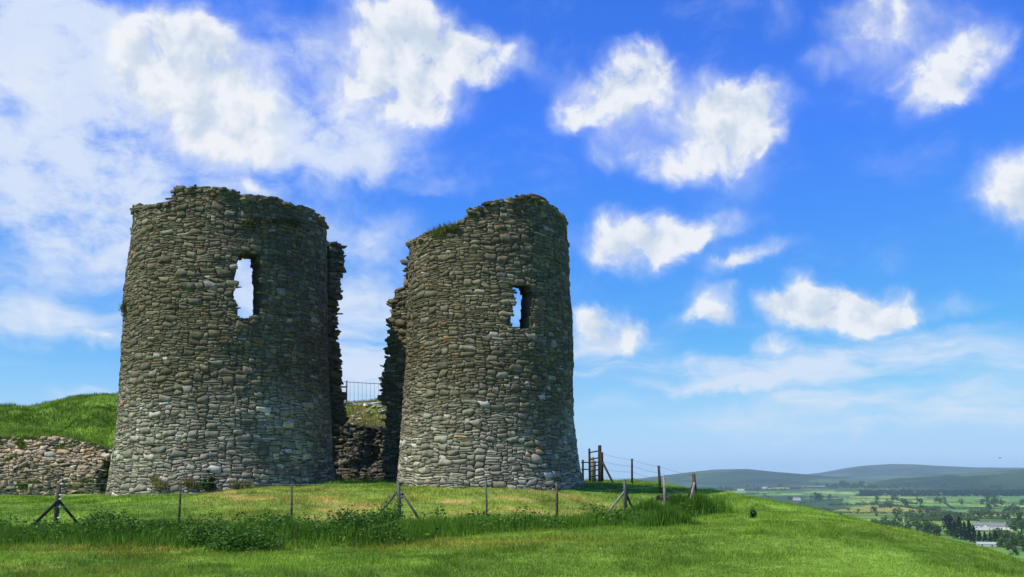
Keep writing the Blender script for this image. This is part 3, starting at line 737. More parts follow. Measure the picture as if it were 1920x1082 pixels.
def weed_cover():
    """low leafy growth mixed into the tall grass, too dense to count"""
    r = np.random.default_rng(404); n = 60000; u = r.uniform(fx[0]-3, fx[-1]+.4, n); off = r.normal(0, .9, n) + np.interp(u, [4, 7.5], [-2.4, -1.2])
    off = np.clip(off, -4.4, np.interp(u, [4, 7.5], [-.5, .1])); y = np.interp(u, fx, fy)+off; cl = fbm(u/.9, y/.8, 411, 4); k = r.random(n) < sstep(cl, .44, .62)
    u, y, cl = u[k], y[k], cl[k]; n = len(u); top = .08+.42*sstep(cl, .45, .75)*(.6+.6*vn(u/.35, y/.35, 5)); z = ground_z(u, y) + top*r.random(n)**.5
    p = np.stack([u, y, z], -1); a = r.normal(0, 1, (n, 3)); a[:, 2] *= .5; a /= np.linalg.norm(a, axis=1, keepdims=True); b = np.cross(a, r.normal(0, 1, (n, 3))); b /= np.linalg.norm(b, axis=1, keepdims=True)
    s_ = r.uniform(.02, .05, (n, 1)); v = np.stack([p-a*s_, p-b*s_*.5, p+a*s_, p+b*s_*.5], 1).reshape(-1, 3)
    c = np.repeat(np.array((.075, .165, .020))*np.exp(r.normal(0, .35, (n, 1))), 4, 0)
    o = link('weed_cover', mesh_np('weed_cover', v, np.arange(4*n).reshape(-1, 4), c, False), M_LEAF); tag(o, 'dense leafy weeds mixed into the tall grass along the fence', 'weeds', kind='stuff')
weed_cover()
def leaf_cloud(c, rx, ry, rz, n, rng, size, col, lobes=5):
    """leaf-shaped quads spread through a lumpy mound"""
    L = rng.normal(0, .42, (lobes, 3))*np.array([rx, ry, rz*.5]); rl = rng.uniform(.45, .8, lobes)
    k = rng.integers(0, lobes, n); d = rng.normal(0, 1, (n, 3)); d /= np.linalg.norm(d, axis=1, keepdims=True); r = rng.random((n, 1))**.45
    p = L[k] + d*r*rl[k][:, None]*np.array([rx, ry, rz]); p[:, 2] = np.abs(p[:, 2])
    p = p + np.array(c)
    a = rng.normal(0, 1, (n, 3)); a[:, 2] *= .5; a /= np.linalg.norm(a, axis=1, keepdims=True); b = rng.normal(0, 1, (n, 3)); b -= (a*b).sum(1, keepdims=True)*a; b /= np.linalg.norm(b, axis=1, keepdims=True)
    s = size*rng.uniform(.6, 1.3, (n, 1))
    v = np.stack([p-a*s, p-b*s*.45, p+a*s, p+b*s*.45], 1).reshape(-1, 3)
    cols = np.repeat(np.array(col)*np.exp(rng.normal(0, .3, (n, 1))), 4, 0)
    return v, np.arange(4*n).reshape(-1, 4), cols
def stem_mb(c, h, k, r, rng, spread=.4):
    m = MB()
    for i in range(k):
        a = rng.uniform(0, 2*pi); q = rng.uniform(.2, 1)*spread
        m.tube([c, (c[0]+q*.5*cos(a), c[1]+q*.5*sin(a), c[2]+h*.6), (c[0]+q*cos(a), c[1]+q*sin(a), c[2]+h)], [r, r*.8, r*.4], 5)
    return m
NETTLE = (.075, .168, .022)
def tall_clump(px, py, rx, rz, n, label, group='leafy weed clumps along the wire fence'):
    g = ground_hit(px, py); r = np.random.default_rng(int(px+py)); root = empty('grass_clump', tuple(g)); tag(root, label, 'weeds', group)
    x = g[0]+r.normal(0, rx*.5, n); y = g[1]+r.normal(0, rx*.4, n); z = ground_z(x, y); d = np.hypot(x-g[0], y-g[1])/rx
    c = np.array((.085, .185, .02))*np.exp(r.normal(0, .35, (n, 1)))
    grass_obj('blades', [blades(np.stack([x, y, z], -1), r.uniform(.4, 1.15, n)*rz*np.exp(-d*d*.7), r.uniform(.014, .035, n), c, r, .22)], M_BLADE, root)
def weed(px, py, rx, rz, n, label, col=NETTLE, size=.036, group='leafy weed clumps along the wire fence', ry=None, name='weed_clump', cat='weeds', dy=0):
    g = ground_hit(px, py); g[1] += dy; g[2] = float(ground_z(g[0], g[1])); r = np.random.default_rng(int(px*7+py)); root = empty(name, tuple(g)); tag(root, label, cat, group)
    v, f, c = leaf_cloud((0, 0, 0), rx, ry or rx*.7, rz*1.25, int(n*2.2), r, size, col)
    link('foliage', mesh_np('foliage', v, f, c, False), M_LEAF, root)
    stem_mb((0, 0, -.03), rz*.8, 7, .012, r, rx*.7).build('stem', M_STEM, root)
    return root
M_STEM = mat('plant_stem', (.05, .075, .02))
weed(70, 1012, .85, .42, 1100, 'low nettle clump below the left strut of the fence post nearest the curtain wall')
weed(20, 1015, .5, .3, 500, 'nettle clump cut by the left edge of the photo')
weed(135, 1008, .45, .35, 500, 'small nettle clump just to the right of the braced post by the curtain wall')
weed(215, 1006, .85, .62, 1500, 'large dark round nettle clump midway between the first two fence posts')
weed(298, 1008, .5, .38, 600, 'small dark nettle clump close before the thin post by the broad tower')
weed(395, 1022, .6, .5, 900, 'dark nettle clump right of the thin post before the broad tower', dy=0)
weed(455, 1030, .75, .55, 1200, 'dark nettle clump standing farthest out from the fence before the broad tower')
weed(530, 1008, .55, .42, 800, 'nettle clump around the foot of the third thin post from the curtain wall')
weed(610, 1012, .65, .38, 800, 'loose low nettle clump before the dry grass patch')
weed(680, 1006, .60, .62, 1100, 'tall dark nettle clump left of the braced post before the gap')
weed(735, 998, .48, .62, 900, 'upright nettle clump at the foot of the braced post before the gap')
weed(870, 992, .5, .32, 500, 'low weed clump at the foot of the thin post before the narrower tower')
weed(1130, 985, .6, .42, 800, 'weed clump right below the pale strut of the braced post')
tall_clump(1215, 975, .75, .62, 2600, 'dense weed clump between the braced post and the pale post')
tall_clump(1250, 985, .65, .45, 2000, 'dark weed clump lowest on the slope below the pale post')
tall_clump(1312, 968, .5, .75, 2400, 'tall dark weed clump standing at the fence corner post')
tall_clump(1275, 965, .5, .7, 2000, 'dark tall weed clump between pale post and corner post')
weed(1412, 972, .11, .19, 110, 'small dark thistle standing alone on the open slope', group='single weeds on the slope', name='thistle', cat='thistle', col=(.02, .045, .012))
M_DRYBRUSH = M_LEAF
weed(1272, 938, .9, .16, 320, 'heap of dead grey brushwood inside the fence corner', group='single weeds on the slope', name='brush_heap', cat='brushwood', col=(.10, .085, .06), size=.07)

# plants growing on and at the castle
def at_front(T, px, py):
    """point of a tower face seen at a pixel"""
    U, V = np.meshgrid(np.linspace(radians(18), 2*T.half-radians(18), 500)*T.R0, np.linspace(.2, 12.6, 400)); x, y, z = T.surf(U, V, 0*U); p, q = proj(x, y, z)
    a = U/T.R0-T.half; e = np.where(np.abs(a) < radians(88), (p-px)**2+(q-py)**2, 1e9); k = np.unravel_index(np.argmin(e), e.shape); return np.array([x[k], y[k], z[k]]), a[k]-T.a0
def tufts(name, T, pxs, pys, n, hr, col, label, cat='grass', droop=False, seed=1, wid=(.02, .045)):
    r = np.random.default_rng(seed); pts = []
    sd_ = None
    for i in range(n):
        t = r.random(); q, a = at_front(T, np.interp(t, np.linspace(0, 1, len(pxs)), pxs), np.interp(t, np.linspace(0, 1, len(pys)), pys)+r.normal(0, 3.0)) if i % 8 == 0 else (None, None)
        if q is not None: sd_ = (q, a)
        else: q, a = sd_[0] + r.normal(0, .085, 3)*np.array([1, .4, .45]), sd_[1]
        pts.append((q, a))
    P_ = np.array([p[0] for p in pts]); A_ = np.array([p[1] for p in pts]); nrm = np.stack([np.sin(A_), -np.cos(A_), 0*A_], -1); P_ = P_ + nrm*.06
    h = r.uniform(*hr, n); c = np.array(col)*np.exp(r.normal(0, .3, (n, 1)))
    v, f, cc = blades(P_, h, r.uniform(*wid, n), c, r, .5)
    v = v.reshape(-1, 3, 3); v[:, 2] += nrm*r.uniform(.2, .7, (n, 1))*h[:, None]
    if droop: v[:, 2, 2] -= h*1.5
    o = P_[0].copy(); me = mesh_np(name, v.reshape(-1, 3)-o, f, cc, False); ob = link(name, me, M_BLADE); ob.location = o; tag(ob, label, cat); return ob
tufts('grass_fringe', TL, [455, 480, 510, 540, 560], [418, 414, 410, 412, 420], 900, (.10, .26), (.11, .115, .035), 'dark grass fringe sprouting below the rim of the broad tower', droop=True, seed=3)
tufts('grass_tuft', TR, [812, 830, 850], [440, 434, 429], 420, (.08, .22), (.20, .22, .045), 'small grass tuft on the sloping rim of the narrower tower', seed=4)
tufts('grass_tuft', TL, [237, 237], [574, 584], 260, (.05, .13), (.16, .14, .05), 'brown grass tuft clinging to the outer edge of the broad tower', seed=5)
tufts('grass_tuft', TL, [288, 312], [903, 912], 300, (.08, .2), (.30, .24, .09), 'ochre dry grass tuft at the foot of the broad tower nearest the curtain wall', seed=6)
tufts('grass_tuft', TL, [345, 365], [900, 910], 200, (.07, .18), (.26, .21, .08), 'ochre dry grass tuft beside the ivy bush', seed=7)
tufts('grass_tuft', TL, [430, 470], [908, 911], 220, (.07, .18), (.24, .22, .10), 'pale dry grass tuft to the right of the ivy bush', seed=8)
g, a = at_front(TL, 390, 912); r = np.random.default_rng(8); root = empty('ivy_bush', (g[0]+.1*sin(a), g[1]-.1, g[2]-.1)); tag(root, 'small dark green ivy bush at the foot of the broad tower', 'bush')
v, f, c = leaf_cloud((0, 0, .05), .26, .16, .34, 420, r, .05, (.03, .095, .02)); v2, f2, c2 = leaf_cloud((.08, 0, .28), .15, .12, .25, 160, r, .05, (.03, .095, .02))
link('foliage', mesh_np('foliage', np.vstack([v, v2]), np.vstack([f, f2+len(v)]), np.vstack([c, c2]), False), M_LEAF, root); stem_mb((0, 0, -.05), .5, 5, .015, r, .2).build('stem', M_STEM, root)

# ------------------------------------------------------------------ wire fence in front
def post_geo(px_top, py_top, px_bot, Y):
    b = at(px_bot, 975, Y); z = float(ground_z(b[0], Y)); t = at(px_top, py_top, Y); return np.array([b[0], Y, z]), t
fence = empty('wire_fence', tuple(post_geo(750, 903, 749, 22.8)[0])); tag(fence, 'wire fence with thin posts crossing the grass in front of both towers', 'fence')
fo = np.array(fence.location)
def tube_part(name, pts, r, m, parent, n=8, smooth=True):
    off = np.array(parent.location); return MB().tube([np.array(p)-off for p in pts], r, n).build(name, m, parent, smooth)
POSTS = [(-160,900,-160,22.5,.03,M_WOODP),(111,905,105,22.5,.055,M_WOODP),(339,900,336,22.5,.028,M_WOODP),(547,906,547,22.7,.026,M_WOODP),(747,903,750,22.8,.045,M_GREENMETAL),(911,900,913,24.5,.026,M_GREENMETAL),
         (1044,904,1044,26,.034,M_WOODP),(1171,899,1173,28.5,.05,M_GREENMETAL),(1245,894,1248,30.2,.045,M_GREYWOOD),(1300,888,1307,31.5,.065,M_WOODP)]
pg = []
for (pt, yt, pb, Y, r_, m) in POSTS:
    b, t = post_geo(pt, yt, pb, Y); pg.append((b, t)); tube_part('post', [b-(0, 0, .12), (b+t)/2 + (.004, 0, 0), t], [r_*1.08, r_*1.05, r_], m, fence)
def strut(px0, py0, px1, py1, Y, dY, r_, m, parent):
    a_ = at(px0, py0, Y); b_ = at(px1, py1, Y+dY); b_[2] = float(ground_z(b_[0], b_[1]))-.05; tube_part('strut', [a_, b_], r_, m, parent)
strut(110, 938, 46, 990, 22.47, -.1, .04, M_DARKWOOD, fence); strut(110, 938, 160, 978, 22.5, .5, .032, M_DARKWOOD, fence)
strut(748, 918, 686, 980, 22.8, -.1, .03, M_GREENMETAL, fence); strut(749, 918, 802, 981, 22.8, .0, .03, M_GREENMETAL, fence)
strut(1171, 921, 1134, 962, 28.5, .2, .036, M_GREYWOOD, fence); strut(1173, 924, 1191, 957, 28.5, .6, .036, M_DARKWOOD, fence)
strut(1301, 906, 1283, 942, 31.5, .4, .045, M_DARKWOOD, fence); strut(1302, 905, 1290, 947, 31.4, -.3, .04, M_GREYWOOD, fence)
for fr in (.97, .74, .5, .27):
    pts = []
    for i, (b, t) in enumerate(pg):
        p = b + (t-b)*fr + (0, -.05, 0); pts.append(p)
        if i+1 < len(pg):
            b2, t2 = pg[i+1]; q = b2 + (t2-b2)*fr + (0, -.05, 0); pts.append((p+q)/2 - (0, 0, .02))
    tube_part('wire', pts, .0022, M_WIRE, fence, 4)
for i, side in ((1, .07), (4, .06)):
    b, t = pg[i]
    for fr in (.97, .74, .66, .5, .27):
        p = b + (t-b)*fr + (side, -.02, 0); tube_part('insulator', [p-(.05, 0, 0), p, p+(.05, 0, .0)], [.014, .028, .014], M_WHITEPL if i == 1 else M_GREENMETAL, fence, 8)

# return fence climbing to the tower
rf = empty('wire_fence', tuple(at(1185, 908, 40))); tag(rf, 'short wire fence on the skyline running from the gate down to the corner post', 'fence')
RP = [(1128,848,1128,41.8,.085,M_DARKWOOD),(1185,860,1185,39.5,.045,M_DARKWOOD),(1235,873,1238,34.8,.05,M_WOODP)]
rg = []
for (pt, yt, pb, Y, r_, m) in RP:
    b = at(pb, 910, Y); b[2] = float(ground_z(b[0], Y)); t = at(pt, yt, Y); rg.append((b, t)); tube_part('post', [b-(0, 0, .12), (b+t)/2, t], [r_, r_, r_*.95], m, rf)
strut(1130, 867, 1154, 911, 41.7, -.9, .05, M_DARKWOOD, rf)
cb, ct_ = pg[-1]
for fr in (.95, .72, .5, .28):
    pts = []
    L_ = rg + [(cb, ct_)]
    for i, (b, t) in enumerate(L_):
        p = b + (t-b)*fr + (.05, 0, 0); pts.append(p)
        if i+1 < len(L_): b2, t2 = L_[i+1]; q = b2 + (t2-b2)*fr + (.05, 0, 0); pts.append((p+q)/2 - (0, 0, .04))
    tube_part('wire', pts, .0045, M_DARKWIRE, rf, 4)

# little field gate beside the narrower tower
gt = empty('field_gate', tuple(at(1115, 908, 42.2))); tag(gt, 'narrow wooden gate between two tall posts beside the narrower tower', 'gate')
def gpost(px, py, Y, r_, m, ln=0):
    b = at(px+ln, 910, Y); b[2] = float(ground_z(b[0], Y)); t = at(px, py, Y); tube_part('post', [b-(0, 0, .15), (b+t)/2, t], [r_, r_, r_*.95], m, gt); return b, t
gpost(1105, 841, 43.2, .055, M_DARKWOOD, 1); gpost(1124.5, 835, 42.0, .085, M_DARKWOOD)
gpost(1110, 857, 44.0, .11, M_GREYWOOD, 2)
gpost(1093, 862, 43.6, .05, M_DARKWOOD)
for y0, y1 in ((849, 845), (862, 858), (868, 866), (875, 872), (884, 880), (894, 891)):
    tube_part('rail', [at(1104, y0, 43.2), at(1125, y1, 42.1)], .032, M_DARKWOOD, gt, 6)
for y0 in (867, 880): tube_part('rail', [at(1090, y0, 43.6), at(1105, y0, 43.25)], .032, M_DARKWOOD, gt, 6)
tube_part('upright', [at(1116, 864, 42.6), at(1116, 905, 42.6)], .03, M_DARKWOOD, gt, 6)

# steel railing on the mound
rl = empty('steel_railing', tuple(at(650, 755, 48))); tag(rl, 'dark steel railing of thin bars on the mound between the towers', 'railing')
def rz(px, top): return at(px, (713.5 + (px-630)*.055) if top else 752.5 + (px-630)*.045, 48)
tube_part('rail', [rz(585, 1)+(0, 0, -.05), rz(760, 1)+(0, 0, -.05)], .016, M_RAIL, rl, 6); tube_part('rail', [rz(585, 0), rz(760, 0)], .016, M_RAIL, rl, 6)
for p in np.arange(588, 760, 7.6): tube_part('bar', [rz(p, 0)-(0, 0, .05), rz(p, 1)], .0085, M_RAIL, rl, 5)
for p in (650, 744): tube_part('post', [rz(p, 0)-(0, 0, .3), rz(p, 1)+(0, 0, .03)], .042, M_RAIL, rl, 8)

# ------------------------------------------------------------------ the valley: fields, houses, trees
def field(poly, col, label):
    pts = [far_hit(a, b) for a, b in poly]; n = 9
    # quad patch draped on the valley
    P0, P1, P2, P3 = [np.array(p) for p in pts]; s, t = np.meshgrid(np.linspace(0, 1, 40), np.linspace(0, 1, n))
    Q = (P0*(1-s[..., None]) + P1*s[..., None])*(1-t[..., None]) + (P3*(1-s[..., None]) + P2*s[..., None])*t[..., None]
    Q[..., 2] = far_z(Q[..., 0], Q[..., 1]) + .9; i = np.arange(40*n).reshape(n, 40)
    f = np.stack([i[:-1, :-1], i[:-1, 1:], i[1:, 1:], i[1:, :-1]], -1).reshape(-1, 4); V = Q.reshape(-1, 3)
    c = np.array(col)*(.85+.3*fbm(V[:, 0]/60, V[:, 1]/60, 5, 3))[:, None]
    o = link('field', mesh_np('field', V, f, c), M_VALLEY); tag(o, label, 'field', kind='structure')
field([(1552,962),(1640,962),(1640,950),(1600,951)], (.26,.25,.05), 'pale yellow-green meadow strip, its narrow end')
field([(1622,962),(1752,959),(1690,950),(1622,948)], (.27,.25,.045), 'broad bright yellow meadow in the valley')
field([(1552,966),(1700,968),(1700,963),(1552,963)], (.17,.22,.04), 'light green meadow strip under the yellow meadow')
field([(1702,985),(1770,988),(1768,978),(1702,978)], (.17,.25,.035), 'bright green meadow left of the copper beech')
field([(1790,985),(1828,986),(1832,978),(1790,977)], (.17,.25,.035), 'bright green meadow before the farmhouse')
field([(1335,927),(1384,925),(1384,922),(1335,923)], (.36,.33,.13), 'thin straw coloured field at the hill edge')
field([(1425,919),(1481,917),(1478,914.5),(1440,916)], (.38,.35,.10), 'thin straw coloured field above the white cottage')
field([(1503,913.5),(1549,912.8),(1549,911.6),(1505,912)], (.36,.34,.14), 'thin straw coloured field near the hills')
field([(1360,960),(1600,962),(1570,930),(1375,929)], (.045,.085,.028), 'wide dark green pasture around the white cottage')
field([(1600,931),(1655,930),(1650,926),(1605,926)], (.03,.055,.025), 'narrow dark green field beside the far dark tree mass')

M_BARK = mat('bark', (.05, .04, .03)); M_CROWN = mat('crown_leaf', attr=True, transl=.2, spec=.05)
def crown_mesh(kind, seed, n):
    r = np.random.default_rng(seed)
    if kind == 'conifer':
        z = r.random(n)**.8; rad = (1-z)*.30*(.75+.35*np.sin(z*40)) + .02; a = r.uniform(0, 2*pi, n); q = r.random(n)**.4
        p = np.stack([np.cos(a)*rad*q, np.sin(a)*rad*q, .06+z*.94], -1); col = np.array((.016, .032, .014))
    else:
        L = r.normal(0, 1, (9, 3))*np.array([.2, .2, .15]) + (0, 0, .55); rr = r.uniform(.16, .27, 9); k = r.integers(0, 9, n)
        d = r.normal(0, 1, (n, 3)); d /= np.linalg.norm(d, axis=1, keepdims=True); p = L[k] + d*(r.random((n, 1))**.4)*rr[k][:, None]; p[:, 2] = np.clip((p[:, 2]-.16)*1.2, .02, 1.02)
        col = {'round': np.array((.060, .108, .026)), 'light': np.array((.115, .16, .046)), 'copper': np.array((.022, .012, .016)), 'bush': np.array((.042, .075, .022))}[kind]
        if kind == 'bush': p[:, 2] = np.clip((p[:, 2]-.3)*1.3, 0, 1); p[:, :2] *= 1.5
    a = r.normal(0, 1, (n, 3)); a /= np.linalg.norm(a, axis=1, keepdims=True); b = np.cross(a, r.normal(0, 1, (n, 3))); b /= np.linalg.norm(b, axis=1, keepdims=True)
    s = r.uniform(.035, .075, (n, 1))*(1.0 if kind != 'conifer' else .8)
    v = np.stack([p-a*s, p-b*s*.7, p+a*s, p+b*s*.7], 1).reshape(-1, 3)
    c = np.repeat(col*np.exp(r.normal(0, .28, (n, 1))), 4, 0)
    return mesh_np('crown', v, np.arange(4*n).reshape(-1, 4), c, False)
CR = {k: [crown_mesh(k, 300+i*7+len(k), 520) for i in range(3)] for k in ('round', 'light', 'conifer', 'copper', 'bush')}
TRK = MB().tube([(0, 0, -.05), (.01, 0, .25), (0, .01, .55)], [.03, .024, .012], 6).tube([(0, 0, .3), (.12, .03, .55)], [.014, .006], 5).tube([(0, 0, .3), (-.1, -.05, .58)], [.014, .006], 5)
_tm = bpy.data.meshes.new('trunk'); _tm.from_pydata([tuple(map(float, p)) for p in TRK.v], [], TRK.f); _tm.materials.append(M_BARK)
for ms in CR.values():
    for me in ms: me.materials.append(M_CROWN)
NAMES = {'round': 'round_tree', 'light': 'pale_tree', 'conifer': 'conifer_tree', 'copper': 'copper_beech', 'bush': 'hedge_bush'}
_tr = random.Random(5)
def tree(pos, h, kind, label, group, wide=1.):
    root = empty(NAMES[kind], tuple(pos)); tag(root, label, 'bush' if kind == 'bush' else 'tree', group)
    root.rotation_euler.z = _tr.uniform(0, 6.28); root.scale = (h*wide*_tr.uniform(.85, 1.15), h*wide*_tr.uniform(.85, 1.15), h)
    for nm, me in (('crown', _tr.choice(CR[kind])), ('trunk', _tm)):
        o = bpy.data.objects.new(nm, me); COL.objects.link(o); o.parent = root
    return root
def px2m(px_, p): return px_*math.hypot(p[0], p[1])/F
def tree_px(px, py, hpx, kind, label, group=None, wide=1.):
    p = far_hit(px, py); return tree(p, px2m(hpx, p)*1.05, kind, label, group, wide)
tree_px(1777, 996, 27, 'copper', 'dark purple copper beech beside the bright green meadow', wide=1.1)
G1 = 'dark spruces before the farmhouse'
for px, py, h in ((1784,1006,22),(1793,1010,27),(1802,1012,34),(1811,1014,28),(1820,1016,32),(1828,1018,26),(1838,1019,19),(1848,1019,17),(1858,1018,16),(1868,1018,18)):
    tree_px(px, py, h, 'conifer', 'dark spruce in the row below the farmhouse', G1, 1.15)
G2 = 'round dark trees at the hill foot'
for px, py, h in ((1640,990,15),(1655,991,17),(1670,993,17),(1685,995,20),(1700,996,16),(1722,1000,20),(1738,1002,22),(1752,1004,20),(1762,1005,18)):
    tree_px(px, py, h, 'round', 'dark round tree in the clump just over the edge of the slope', G2, 1.35)
G3 = 'trees below the farmhouse at the right'
for px, py, h in ((1872,1016,20),(1884,1018,22),(1896,1020,20),(1908,1024,22),(1918,1034,24),(1890,1032,16),(1905,1042,14),(1876,1026,14),(1916,1000,22),(1905,996,16),(1912,980,16)):
    tree_px(px, py, h, 'round', 'bushy green tree below the farmhouse at the right edge', G3, 1.3)
G4 = 'pale trees in rows across the valley'
for px, py, h in [(1700+i*9, 973+_tr.uniform(-1, 2), _tr.uniform(9, 14)) for i in range(8)] + [(1690+i*8, 979, _tr.uniform(5, 8)) for i in range(10)] + [(1688,966,12),(1725,964,11),(1740,966,12),(1758,966,14)] + [(1770+i*11, 972+_tr.uniform(-5, 3), _tr.uniform(9, 14)) for i in range(14)]:
    tree_px(px, py, h, 'light', 'pale green tree in the rows between the yellow meadow and farmhouse', G4, 1.2)
G5 = 'hedge bushes along the field edges'
hed = []
for (x0, y0, x1, y1, nn, hp) in ((1560,948,1640,946,10,5),(1640,947,1755,958,15,5),(1552,964,1700,964,12,3.5),(1500,958,1552,957,6,5),(1700,976.5,1770,977,10,4),(1790,976,1835,977,7,4),(1380,929,1420,927,7,4),(1420,920,1500,917,12,3.5)):
    for i in range(nn):
        t = (i+_tr.uniform(-.3, .3))/max(1, nn-1); hed.append((x0+(x1-x0)*t, y0+(y1-y0)*t, hp*_tr.uniform(.7, 1.6)))
for px, py, h in hed: tree_px(px, py, h, 'bush', 'small dark hedge bush on a valley field edge', G5, 1.3)
G6 = 'distant round trees dotted over the valley'
far = [(1484,937,6),(1480,938,7),(1532,938,13),(1540,938,10),(1555,937,9),(1522,936,6),(1578,940,5),(1610,960,5),(1590,958,5),(1352,921,9),(1362,920,8),(1372,920,6),(1460,914,5)]
far += [(_tr.uniform(1550, 1640), _tr.uniform(911, 917), _tr.uniform(5, 9)) for _ in range(26)] + [(_tr.uniform(1640, 1920), _tr.uniform(938, 975), _tr.uniform(5, 12)) for _ in range(40)] + [(_tr.uniform(1400, 1920), _tr.uniform(908, 919), _tr.uniform(3, 6)) for _ in range(26)]
for px, py, h in far: tree_px(px, py, h, 'round', 'small dark distant tree dotted over the valley floor', G6, 1.25)

# hedgerows dividing the fields
def hedge(pts, w, h, r):
    P_ = [far_hit(a, b) for a, b in pts]; Q = []
    for a, b in zip(P_[:-1], P_[1:]):
        L = np.linalg.norm(b-a); k = int(min(1500, max(20, L*1.6))); t_ = r.random((k, 1)); Q.append(a*(1-t_)+b*t_)
    q = np.vstack(Q); n = len(q); q[:, :2] += r.normal(0, w*.35, (n, 2)); q[:, 2] = far_z(q[:, 0], q[:, 1]); hh = h*(.5+1.1*fbm(q[:, 0]/14, q[:, 1]/14, 9, 3)); q[:, 2] += hh*r.random(n)
    a = r.normal(0, 1, (n, 3)); a /= np.linalg.norm(a, axis=1, keepdims=True); b = np.cross(a, r.normal(0, 1, (n, 3))); b /= np.linalg.norm(b, axis=1, keepdims=True); s_ = r.uniform(.6, 1.3, (n, 1))*h*.32
    o = P_[0]; v = np.stack([q-a*s_, q-b*s_*.7, q+a*s_, q+b*s_*.7], 1).reshape(-1, 3) - o
    c = np.repeat(np.array((.050, .088, .026))*np.exp(r.normal(0, .25, (n, 1))), 4, 0)
    ob = link('hedgerow', mesh_np('hedgerow', v, np.arange(4*n).reshape(-1, 4), c, False), M_CROWN); ob.location = o
    tag(ob, 'long dark hedgerow dividing two fields of the far valley', 'hedge', 'hedgerows across the valley')
_hr = np.random.default_rng(66)
for pts in ([(1370,930),(1440,926),(1520,922),(1600,921)],[(1500,945),(1560,938),(1640,936),(1720,938)],[(1560,949),(1640,947),(1700,951),(1760,959)],[(1550,963),(1620,963),(1700,965)],[(1640,942),(1720,945),(1800,943),(1930,946)],
    [(1720,952),(1800,955),(1870,951),(1930,955)],[(1760,963),(1830,966),(1900,962),(1935,966)],[(1700,977),(1770,976),(1835,977)],[(1690,970),(1790,971),(1880,974)],[(1400,919),(1480,914),(1560,911)],[(1550,914),(1640,912),(1760,915),(1930,913)],[(1600,926),(1640,925)],
    [(1840,938),(1870,951)],[(1900,946),(1880,962)],[(1770,944),(1790,955)],[(1680,938),(1720,946)],[(1430,926),(1450,940),(1480,950)],[(1640,909),(1760,908),(1930,905)]):
    hedge(pts, 3, 4.2, _hr)

# cloud shadow across the valley, imitated by one mass of dark trees
r = np.random.default_rng(12); Vs = []; Fs = []; Cs = []; nn = 0
cv = [np.array([v_.co[:] for v_ in me.vertices])[:1040] for me in CR['round']]
for i in range(900):
    p = far_hit(r.uniform(1612, 1935), np.interp(r.random(), [0, 1], [921, 931]))
    if math.hypot(p[0], p[1]) > 6500: continue
    h = r.uniform(7, 13); v_ = cv[i % 3]*np.array([h*1.5, h*1.5, h]) + p; sel = r.choice(len(v_)//4, 90, replace=False); v_ = v_.reshape(-1, 4, 3)[sel]
    ctr = v_.mean(1, keepdims=True); v_ = (ctr + (v_-ctr)*2.2).reshape(-1, 3)
    Vs.append(v_); Fs.append(np.arange(len(v_)).reshape(-1, 4)+nn); nn += len(v_); Cs.append(np.tile(np.array((.018, .034, .018))*math.exp(r.normal(0, .2)), (len(v_), 1)))
wo = link('shadow_trees', mesh_np('shadow_trees', np.vstack(Vs), np.vstack(Fs), np.vstack(Cs), False), M_CROWN); tag(wo, 'long dark tree mass standing in for a cloud shadow across the far valley', 'shadow_trees', kind='stuff')

# houses
M_WHITEWALL = mat('white_render', (.72, .70, .64), noise=[(.8, 3, .9, 1.05)]); M_SLATE = mat('slate_roof', (.20, .20, .215), noise=[(1.5, 3, .8, 1.2)]); M_PANE = mat('window_glass', (.03, .035, .04), rough=.15, spec=.5); M_TIN = mat('tin_roof', (.38, .38, .37), rough=.6)
def house(pos, parts, rz, label, cat='house', name='farm_house', roofm=None):
    root = empty(name, tuple(pos)); tag(root, label, cat); root.rotation_euler.z = rz
    for (x, y, L, D, H, rh, turn, wins, chim) in parts:
        def tr(p): return (x + (p[0]*cos(turn)-p[1]*sin(turn)), y + (p[0]*sin(turn)+p[1]*cos(turn)), p[2])
        w = MB(); b = [(-L/2,-D/2,-2),(L/2,-D/2,-2),(L/2,D/2,-2),(-L/2,D/2,-2),(-L/2,-D/2,H),(L/2,-D/2,H),(L/2,D/2,H),(-L/2,D/2,H),(-L/2,0,H+rh),(L/2,0,H+rh)]
        w.add([tr(p) for p in b], [(0,1,5,4),(2,3,7,6),(1,2,6,9,5),(3,0,4,8,7),(3,2,1,0)]); w.build('wall', M_WHITEWALL, root)
        o = .35; ro = MB(); e = H-rh*o/(D/2)
        top = [(-L/2-o,-D/2-o,e+.1),(L/2+o,-D/2-o,e+.1),(L/2+o,0,H+rh+.12),(-L/2-o,0,H+rh+.12),(L/2+o,D/2+o,e+.1),(-L/2-o,D/2+o,e+.1)]
        ro.add([tr(p) for p in top] + [tr((p[0], p[1], p[2]+.18)) for p in top], [(0,3,2,1),(3,5,4,2),(6,7,8,9),(9,8,10,11),(0,1,7,6),(4,5,11,10),(1,2,8,7),(2,4,10,8),(0,6,9,3),(3,9,11,5)])
        rf_ = ro.build('roof', roofm or M_SLATE, root)
        for i in range(wins):
            cx = -L/2 + L*(i+.5)/wins; c_ = tr((cx, -D/2-.02, H*.55)); MB().box(c_, (1.1, .12, 1.3), turn).build('window', M_PANE, root)
        for cx in chim: MB().box(tr((cx, 0, H+rh+.6)), (.7, .7, 1.4), turn).build('chimney', M_WHITEWALL, rf_)
    return root
p = far_hit(1868, 994); k_ = px2m(1, p)
